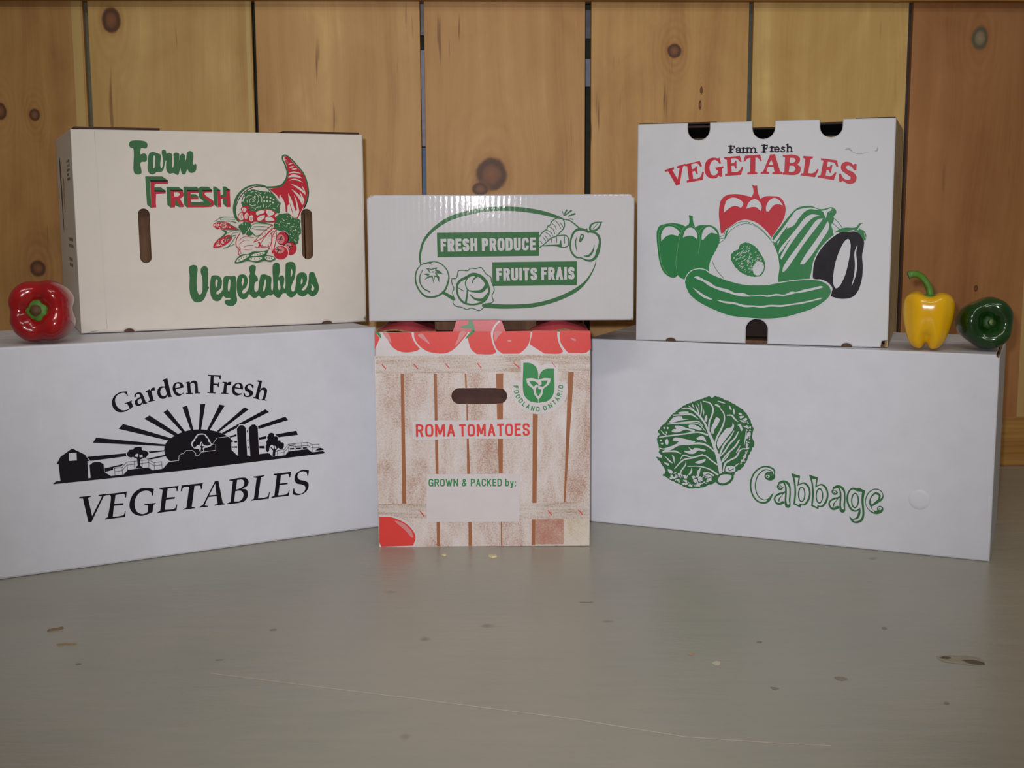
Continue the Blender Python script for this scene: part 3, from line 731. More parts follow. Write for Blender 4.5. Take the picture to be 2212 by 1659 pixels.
ART['MB'] = """part oval_and_produce_print
v g 694,754,17 686,844,28 699,930,29 729,1034,31 781,1120,35 851,1194,40 955,1276,48 1076,1347,53 1214,1397,57 1335,1428,57 1556,1466,54 1729,1477,57 1946,1473,57 2163,1448,57 2336,1414,52 2493,1368,38 2571,1344,17
v g 988,383,40 1126,297,48
v g 707,758,9 651,689,17 625,603,19 633,499,21 685,396,22 754,335,26 840,323,26 927,344,26 1005,405,26 1049,500,24 1066,587,19 1044,673,16 988,742,14 928,778,17 867,789,10 815,780,21 755,767,19 694,748,10
v g 815,771,17 850,746,3
v g 720,680,9 685,603,14 685,516,17 728,439,17 810,392,19
p g 759,706 841,696 915,716 902,681 945,668 986,629 902,636 940,586 936,513 906,586 880,588 865,495 845,586 806,582 741,551 789,603 729,629 813,642 789,681
p w 802,687 845,681 889,694 883,668 923,651 880,646 902,608 876,608 863,543 851,608 815,605 782,586 815,625 772,629 825,646
e g 856,654 14,9
C g 12 1105,561 1161,569 1179,613 1192,665 1248,673 1317,669 1352,699 1421,695 1491,709 1525,674 1560,622 1621,579 1629,519 1655,467 1664,407 1634,337 1651,268 1629,242 1551,225 1516,173 1456,138 1404,160 1352,172 1300,155 1230,185 1161,198 1118,241 1126,310 1113,388 1131,431 1109,492 1101,535
v g 1291,578,35 1387,620,43 1491,588,43 1560,510,45 1595,415,26 1577,320,21 1508,251,28 1369,220,23 1256,250,28 1187,336,24 1172,466,29 1213,535,35 1291,578,35
v g 1309,579,21 1284,501,16 1317,414,14 1421,393,29 1508,406,43 1564,475,47
v g 1430,587,26 1391,553,16 1376,510,14
v g 1307,419,14 1301,328,21 1284,237,31
c g 12 1196,440 1258,400
v g 1343,354,12 1404,298,26 1508,285,38 1586,380,12
v g 3015,821,7 3007,752,12 2964,648,17 2886,526,28 2773,422,49 2599,326,54 2381,248,54 2164,204,56 1903,191,56 1729,193,59 1556,205,61 1525,207,52
c g 14 2263,1108 2310,1173 2362,1209 2371,1242 2410,1268 2423,1303 2493,1350 2571,1338 2595,1286 2588,1226 2536,1165 2493,1120 2415,1087 2345,1026 2302,992 2266,967
c g 8 2475,1320 2519,1268 2545,1217
c g 8 2536,1294 2562,1260 2580,1226
c g 8 2432,1281 2467,1251 2488,1208
c g 8 2388,1242 2441,1208 2469,1146
c g 8 2363,1199 2415,1165 2441,1122
c g 8 2336,1173 2397,1130 2423,1074 2424,1035
c g 8 2311,1104 2347,1052
c g 8 2337,1125 2377,1074
c g 8 2276,1052 2300,1022
c g 14 2493,1122 2619,1122 2648,1079 2641,993 2597,968 2467,992 2319,990
p g 2337,1002 2528,1008 2536,1060 2554,1057 2558,973 2458,985
l g 9 2489,1113 2493,1035
l g 9 2595,1113 2597,1025
v g 2588,1389,17 2623,1454,21
v g 2605,1390,12 2683,1449,23
v g 2645,1377,12 2731,1407,23
v g 2588,1385,7 2564,1445,9
v g 2658,1347,7 2705,1334,14
s w 2579,1372 2623,1377 2666,1342 2597,1336
v g 2571,1338,12 2658,1322,14 2675,1312,14 2736,1268,16 2797,1211,21
v g 2910,1165,23 2858,1196,29 2788,1205,35 2727,1174,29 2684,1088,24 2671,993,21 2689,906,23 2754,837,23 2815,829,16 2885,799,23 2946,795,31 3007,838,38 3040,925,45 3063,1029,29 3049,1106,31 2997,1158,29 2906,1175,21
v g 2762,1123,3 2741,1028,16 2763,896,3
v g 2993,1002,3 2963,907,24 2911,855,26 2852,855,7
s g 2806,1133 2836,1140 2855,1123 2806,1035 2789,1045 2799,1105
s w 2819,1123 2836,1121 2816,1084
l g 14 2888,1209 2903,1173
s g 2923,1191 2926,1253 2979,1294 3094,1303! 3058,1223 3014,1182 2945,1178
s w 2945,1203 2953,1248 2988,1275 3062,1286 3032,1227 2988,1199
l g 8 2971,1211 3032,1275
part produce_lettering
p g 915,1168 2263,1175 2261,858 918,849
t w .22 963,919 1446,926 168 FRESH
t w .22 1506,926 2218,933 166 PRODUCE
p g 1641,778 2765,786 2764,470 1641,464
t w .22 1694,534 2233,540 164 FRUITS
t w .22 2289,542 2729,547 164 FRAIS"""
ART['T'] = """part crate_picture_print
p a -5,2608 2862,2617 2861,6 2,1
p b 3,2612 2862,2623 2864,2391 5,2377
p b 6,600 2863,610 2861,382 5,403
p x 2127,376 2513,380 2509,29 2128,28
p y 2513,380 2861,382 2861,10 2511,13
p o 337,2373 380,2373 383,602 329,603
p o 780,2373 818,2373 824,1010 784,1010
p o 1190,2372 1211,2372 1217,2169 1198,2169
p o 1208,1968 1223,1968 1248,1008 1209,1008
p o 1606,2372 1702,2372 1700,2162 1611,2168
p o 1614,1967 1697,1971 1688,1016 1636,1017
p o 2097,2034 2166,2034 2143,604 2086,604
p o 2568,2388 2643,2388 2532,612 2512,612
p o 789,349 835,348 834,7 790,8
p o 1220,346 1263,346 1270,9 1219,9
p o 1659,343 1673,343 1676,10 1660,10
p o 2077,376 2127,376 2124,15 2077,16
l R 14 94,2497 137,2442
l R 14 517,2497 565,2442
l R 14 939,2504 985,2449
l R 14 1363,2506 1408,2449
l R 14 1850,2506 1913,2449
l R 14 571,494 616,432
l R 14 2302,495 2347,437
l R 14 2715,497 2764,441
s w 16,444! 186,435 424,334 521,147 494,5! 16,0!
s R 16,423! 185,414 403,303 501,147 468,18! 36,4! 6,67!
s q 224,366 344,324 452,210 460,126 362,231
s R 107,2923! 411,2929! 488,2923! 500,2856 534,2786 602,2703! 545,2677 423,2659 319,2677 233,2734 174,2829
s R 522,2930! 1227,2939! 1231,2904! 1148,2804 1068,2716 972,2655 884,2642 753,2655 650,2699 573,2769 530,2847
s R 1257,2865! 1314,2935! 1541,2935! 1545,2865 1571,2752 1614,2660! 1566,2632 1351,2632! 1278,2699 1244,2804 1231,2865
s q 575,2891 627,2912 670,2865 733,2767 652,2821
s q 1140,2933 1223,2928 1192,2882 1095,2769 1064,2743 1105,2847
s q 117,2918 176,2918 221,2786 174,2829
p R 2,2938 69,2851 0,2699
v f 21,2933,23 59,2903,35 84,2854,12
v f 1314,2938,31 1271,2900,33 1209,2843,14
s R 1576,2933! 2070,2940! 2061,2848 2039,2761 1987,2691 1916,2636! 1693,2636! 1619,2699 1584,2787 1569,2865
s R 2096,2942! 2420,2938! 2425,2849 2456,2743 2500,2664! 2461,2636 2250,2636! 2055,2761!
s R 2455,2942! 2861,2936! 2867,2700! 2813,2649 2760,2638! 2575,2638! 2518,2700 2465,2787 2453,2866
s q 1585,2926 1689,2925 1637,2865 1602,2804
s q 1759,2817 1811,2817 1807,2796 1768,2800
s q 2600,2844 2671,2818 2667,2801 2618,2818
s w 1938,2550! 2066,2561 2145,2537 2198,2475! 2268,2497 2431,2493! 2437,2249! 2543,2267! 2562,2116 2483,1946 2341,1848 2173,1820 2022,1847 1907,1925 1832,2045 1809,2268! 1938,2267!
l R 8 2353,2512 2402,2455
s f 1971,2513! 2057,2510 2127,2471 2163,2400 2169,2289! 2180,2312 2198,2374 2260,2427 2378,2435! 2382,2143 2358,2063 2296,2000 2172,1972! 2066,1992 1995,2054 1967,2143
s w 2009,2301! 2092,2307 2172,2285 2251,2307 2337,2301! 2313,2227 2238,2161 2221,2081 2170,2016! 2119,2081 2100,2156 2026,2228
s f 2048,2269! 2110,2267 2163,2236 2174,2201! 2145,2221 2108,2189! 2075,2223
s f 2294,2273! 2278,2232 2229,2192 2181,2201! 2214,2227 2207,2269! 2251,2274
s f 2168,2061! 2139,2112 2141,2170 2165,2198! 2172,2161 2209,2154! 2199,2107
l w 7 2170,2018 2172,1968
part foodland_ontario_lettering
o f .18 2170,2189 299 64 F180 O167.5 O154.5 D141.5 L129 A117.5 N104.5 D91 O73 N58 T45 A33 R20.5 I10.5 O0
part roma_tomatoes_lettering
s w 497,1718 528,1734! 1040,1736 1066,1721! 1101,1739! 2031,1746 2071,1732 2076,1516! 2031,1498 1081,1492! 506,1486 489,1511
t R .17 529,1518 1055,1521 171 ROMA
t R .17 1110,1520 2053,1529 168 TOMATOES
s k 1787,1530! 1818,1557! 1804,1527
part grown_and_packed_lettering
p w 665,1006 1908,1009 1911,346 654,345
t f .16 690,840 1087,840 102 GROWN
t f .16 1136,839 1203,839 103 &
t f .16 1257,839 1675,837 103 PACKED
t f .16 1722,837 1866,836 103 by:"""
ART['LR'] = """part cabbage_print
j g 7 1170,1398 1219,1477 1297,1558 1365,1647 1462,1737 1588,1828 1753,1894 1907,1958! 1946,1933! 1993,1963! 2138,1916 2273,1860 2399,1775 2478,1661 2529,1536 2518,1434 2549,1325! 2491,1191 2447,1076 2392,978 2289,895 2275,866 2253,789 2196,737 2110,711 2041,739 2021,746 1925,696 1818,649 1700,628 1601,631 1480,678 1380,718 1249,784! 1298,836 1236,936 1193,991 1142,1054! 1225,1026! 1232,1070! 1186,1097! 1201,1153 1167,1265 1170,1351! 1202,1374!
v w 1618,1802,11 1698,1733,23 1777,1663,27 1847,1574,27 1908,1448,34 1959,1339,40 2000,1230,44 2052,1084,55 2074,982,57 2086,879,38
v w 1511,1751,10 1599,1769,17 1698,1733,11
v w 1395,1658,13 1542,1675,17 1660,1688,15 1719,1659,11
v w 1395,1649,6 1513,1667,12 1660,1674,10 1758,1625,10
v w 1318,1523,14 1466,1550,17 1623,1574,19 1759,1587,15 1819,1535,10
v w 1317,1526,6 1564,1551,13 1760,1555,13 1859,1463,10
v w 1201,1329,16 1370,1364,19 1567,1401,19 1762,1438,19 1890,1409,25
v w 1219,1428,8 1260,1385,16 1310,1356,10
v w 1254,1121,25 1363,1179,45 1471,1239,33 1628,1260,23 1805,1280,29 1903,1251,23 1992,1182,19
v w 1203,1173,14 1253,1162,16 1372,1202,19
v w 1274,1121,8 1433,1142,25 1513,1114,10
v w 1427,894,14 1554,1027,21 1691,1066,14 1847,1115,17 1946,1057,19 2035,998,21
v w 1504,1024,6 1553,1094,19 1671,1074,15 1827,1128,12
v w 1615,937,8 1772,954,15 1920,928,19 2048,857,29
v w 1494,785,25 1527,873,19 1585,963,16 1589,1011,6
v w 1674,923,6 1666,865,25 1608,784,19
v w 1802,933,8 1774,873,39 1765,816,29
v w 1788,1868,13 1802,1776,17 1787,1664,15
v w 1711,1817,6 1746,1754,21 1767,1681,8
v w 1667,1833,6 1677,1806,17 1697,1779,6
v w 1744,1847,4 1765,1792,11 1768,1737,4
v w 1821,1881,15 1918,1857,19 1963,1786,21 1951,1693,23 1915,1597,23 1908,1476,23
v w 2064,1792,13 2114,1730,17 2126,1639,19 2090,1516,23 2026,1381,25 1999,1277,25
v w 1828,1768,4 1834,1722,13 1826,1675,4
v w 2163,1704,15 2229,1705,21 2264,1666,24 2313,1623,9
s w 2242,1609! 2264,1564 2244,1498 2180,1410 2115,1313 2049,1219! 2028,1288 2055,1383 2111,1462 2158,1520 2229,1544
v w 2264,1490,9 2209,1394,21 2134,1296,25 2098,1218,25 2061,1113,17
v w 2326,1485,13 2285,1399,23 2202,1300,21 2137,1193,21 2062,1103,13
v w 2339,1370,19 2288,1279,23 2204,1189,21 2129,1099,19 2093,1021,13
v w 2461,1256,13 2366,1238,17 2302,1130,23 2217,1077,21 2151,1025,25 2124,911,19
v w 2205,1170,6 2177,1121,17 2111,1041,10
v w 2412,1315,11 2428,1427,15 2435,1520,13
v w 2355,1293,6 2328,1235,17 2300,1186,6
v w 2434,1215,6 2431,1149,19 2380,1071,11
v w 2343,1040,8 2305,1009,17 2258,959,8
s w 2009,1673! 2060,1644 2018,1534 1980,1485! 1981,1439! 1952,1432 1941,1497 1973,1583
s w 1874,1688 1886,1647 1871,1593 1848,1602 1855,1668
s w 1405,1630 1523,1647 1531,1620 1622,1616 1504,1588 1396,1553 1342,1556 1366,1590
s w 1463,1695 1532,1715 1620,1717 1601,1699 1483,1684
s w 1417,1504 1506,1510 1605,1484 1713,1461 1689,1438 1585,1464 1468,1416 1377,1420 1398,1456 1439,1463
s w 1623,1530 1711,1538 1810,1483 1801,1467 1722,1478 1624,1499
s w 1391,1295 1420,1338 1509,1338 1667,1314 1721,1299 1569,1256 1451,1259 1482,1287
s w 1735,1347 1822,1393 1862,1351 1874,1307 1823,1330 1764,1330
s w 1556,1155 1669,1173 1708,1209 1806,1207 1873,1188 1846,1170 1768,1180 1710,1132 1631,1123
s w 1619,1221! 1659,1196 1689,1175 1660,1168
s w 1720,1005 1809,1047 1873,1063 1859,1030 1781,992
s w 2023,1898 2081,1892 2137,1868 2072,1874
s w 1986,1845 2034,1844 2069,1809 2006,1824
s w 2186,1845 2207,1828 2227,1783 2199,1791
s w 2251,1803 2271,1768 2262,1721 2247,1748
s w 2324,1743 2362,1746 2367,1723 2329,1723
s w 2309,1577! 2349,1593 2382,1517 2367,1495 2334,1560
s w 2341,1648 2379,1646 2422,1621 2365,1626
s w 2335,1698 2401,1707 2383,1683 2345,1678
s w 2391,1563 2443,1571 2462,1563 2415,1551
s w 2460,1476 2483,1496 2498,1460 2480,1431 2456,1448
s w 2402,1665 2425,1685 2445,1668 2422,1644
s w 1259,1480 1283,1477 1274,1453 1254,1461
s w 1308,1483 1330,1480 1324,1451 1307,1464
s w 1294,1421 1314,1408 1310,1384 1292,1397
s w 1286,1292 1316,1313 1333,1277 1322,1229 1297,1232
s w 1206,1292 1236,1298 1232,1274 1212,1273
s w 1222,1245 1257,1252 1252,1228 1227,1227
s w 1269,1073! 1335,1030 1406,969! 1366,975
s w 1384,1091! 1419,1065 1426,961! 1400,1035
s w 1266,977 1301,970 1346,954 1337,930 1291,950
s w 1327,877 1377,871 1408,845 1458,839 1428,818 1358,822
r w 18.6 95 4 1379,804 1498,833 1677,799 1834,821 2000,816 1972,757 1778,665 1640,653 1500,699 1369,755
r w 13.1 60 6 2335,1680 2430,1667 2500,1561 2496,1377 2463,1189 2391,1016 2344,1012 2442,1243 2435,1520
s w 1833,864 1901,884 2000,844 1971,823 1873,824
v w 1815,791,6 1892,845,13 1971,804,6
c g 10 1379,794 1418,845 1409,787 1458,810
c g 12 1518,796 1559,723 1589,706
s g 1637,825 1687,781 1698,706 1659,707 1609,737
c g 12 1717,774 1756,787 1777,731 1855,747
c g 12 1804,847 1863,833 1911,856 2000,816
s w 2166,980 2282,989 2293,929 2221,904 2158,918
c g 11 2200,964 2211,927 2268,959
c g 11 2152,969 2149,903 2203,870 2279,904
s g 2025,794 2067,864 2159,894 2260,888 2273,828 2215,753 2115,710 2036,738
s w 2054,792 2097,854 2164,871 2242,863 2238,825 2186,767 2109,739 2060,759
part cabbage_lettering
v g 2831,924,19 2815,979,52 2715,1004,62 2640,970,70 2576,895,80 2546,799,85 2546,705,85 2575,614,81 2634,548,74 2711,533,59 2767,564,42 2825,663,8
e g 2773,896 74,63
v w 2823,924,7 2811,971,21 2715,1002,26 2642,968,34 2579,893,43 2549,798,47 2549,705,47 2578,616,44 2636,552,38 2706,538,23 2750,561,6
e w 2765,898 42,35
e g 2754,888 55,48
e w 2745,891 26,22
e g 2739,889 13,10
v g 2901,809,28 2956,832,41 3009,800,73 3025,689,78 3023,577,79 3027,512,79
v g 2998,696,19 2925,653,56 2875,583,83 2901,525,51 2966,544,37
e g 2917,759 44,45
e w 2929,774 32,28
e g 2917,745 36,32
e w 2917,752 19,17
e g 2913,747 10,9
v w 2985,821,7 3019,763,30 3027,671,34 3023,577,32 3032,536,32
v w 2939,649,15 2879,593,43 2890,547,24 2928,541,8
v w 2980,676,6 2954,609,32 2974,578,17
v w 2977,760,9 2961,703,22 2924,681,7
s g 3064,960! 3184,934! 3170,817! 3235,848 3297,814 3331,715 3314,603 3257,528 3210,524 3202,493! 3103,530! 3113,697 3098,844
s w 3108,908! 3161,903! 3149,788! 3190,813 3236,826 3284,785 3308,704 3286,610 3237,545 3186,545! 3184,522! 3127,545! 3137,699 3125,818
e g 3211,679 51,109
e w 3211,679 34,91
v g 3633,805,27 3687,828,40 3738,796,71 3755,687,77 3754,577,77 3758,513,77
v g 3729,694,18 3658,651,55 3610,583,81 3635,525,50 3699,544,37
e g 3649,756 43,44
e w 3661,770 31,27
e g 3650,742 35,31
e w 3649,749 18,16
e g 3646,743 10,9
v w 3714,817,7 3749,760,29 3757,669,33 3754,577,31 3763,536,31
v w 3671,648,15 3614,592,42 3625,547,24 3662,541,7
v w 3711,674,5 3687,608,31 3706,577,16
v w 3708,757,9 3692,700,22 3656,679,7
s g 3303,958! 3422,933! 3408,817! 3473,847 3534,814 3568,715 3551,603 3495,529 3449,525 3441,493! 3342,531! 3351,697 3337,843
s w 3346,907! 3399,902! 3388,788! 3428,812 3474,825 3521,785 3545,704 3524,610 3476,546 3425,546! 3423,522! 3366,545! 3375,699 3363,818
e g 3449,679 51,109
e w 3449,679 34,90
s g 3877,830 3936,823! 3958,837! 4045,803! 4030,684 4045,465 4023,390 3953,349 3889,363 3845,438! 3896,407 3945,433 3964,495 3972,530! 3928,505 3863,527 3819,601 3804,682 3825,776
s w 3883,806 3938,785! 4005,784! 3999,681 4018,463 3991,401 3934,374 3892,387! 3968,417 3996,498 3990,566! 3927,526 3880,550 3841,612 3829,684 3844,768
e g 3918,657 52,108
e w 3918,657 34,88
s g 4177,842 4245,825 4282,760 4273,705 4209,645 4131,590! 4160,547 4209,544! 4207,585 4242,616 4285,588 4277,537 4216,501 4153,505 4088,556 4051,640 4060,732 4107,807
v w 4242,711,7 4259,758,23 4228,801,32 4174,812,34 4121,773,40 4086,698,42 4082,633,42 4114,568,34 4166,527,13
s g 4180,777 4229,760 4228,705 4182,656 4129,603! 4109,672 4129,738
s w 4181,765 4218,747 4215,707 4177,664 4137,620! 4122,678 4142,734
e w 4243,579 22,21
e g 4240,576 10,9"""
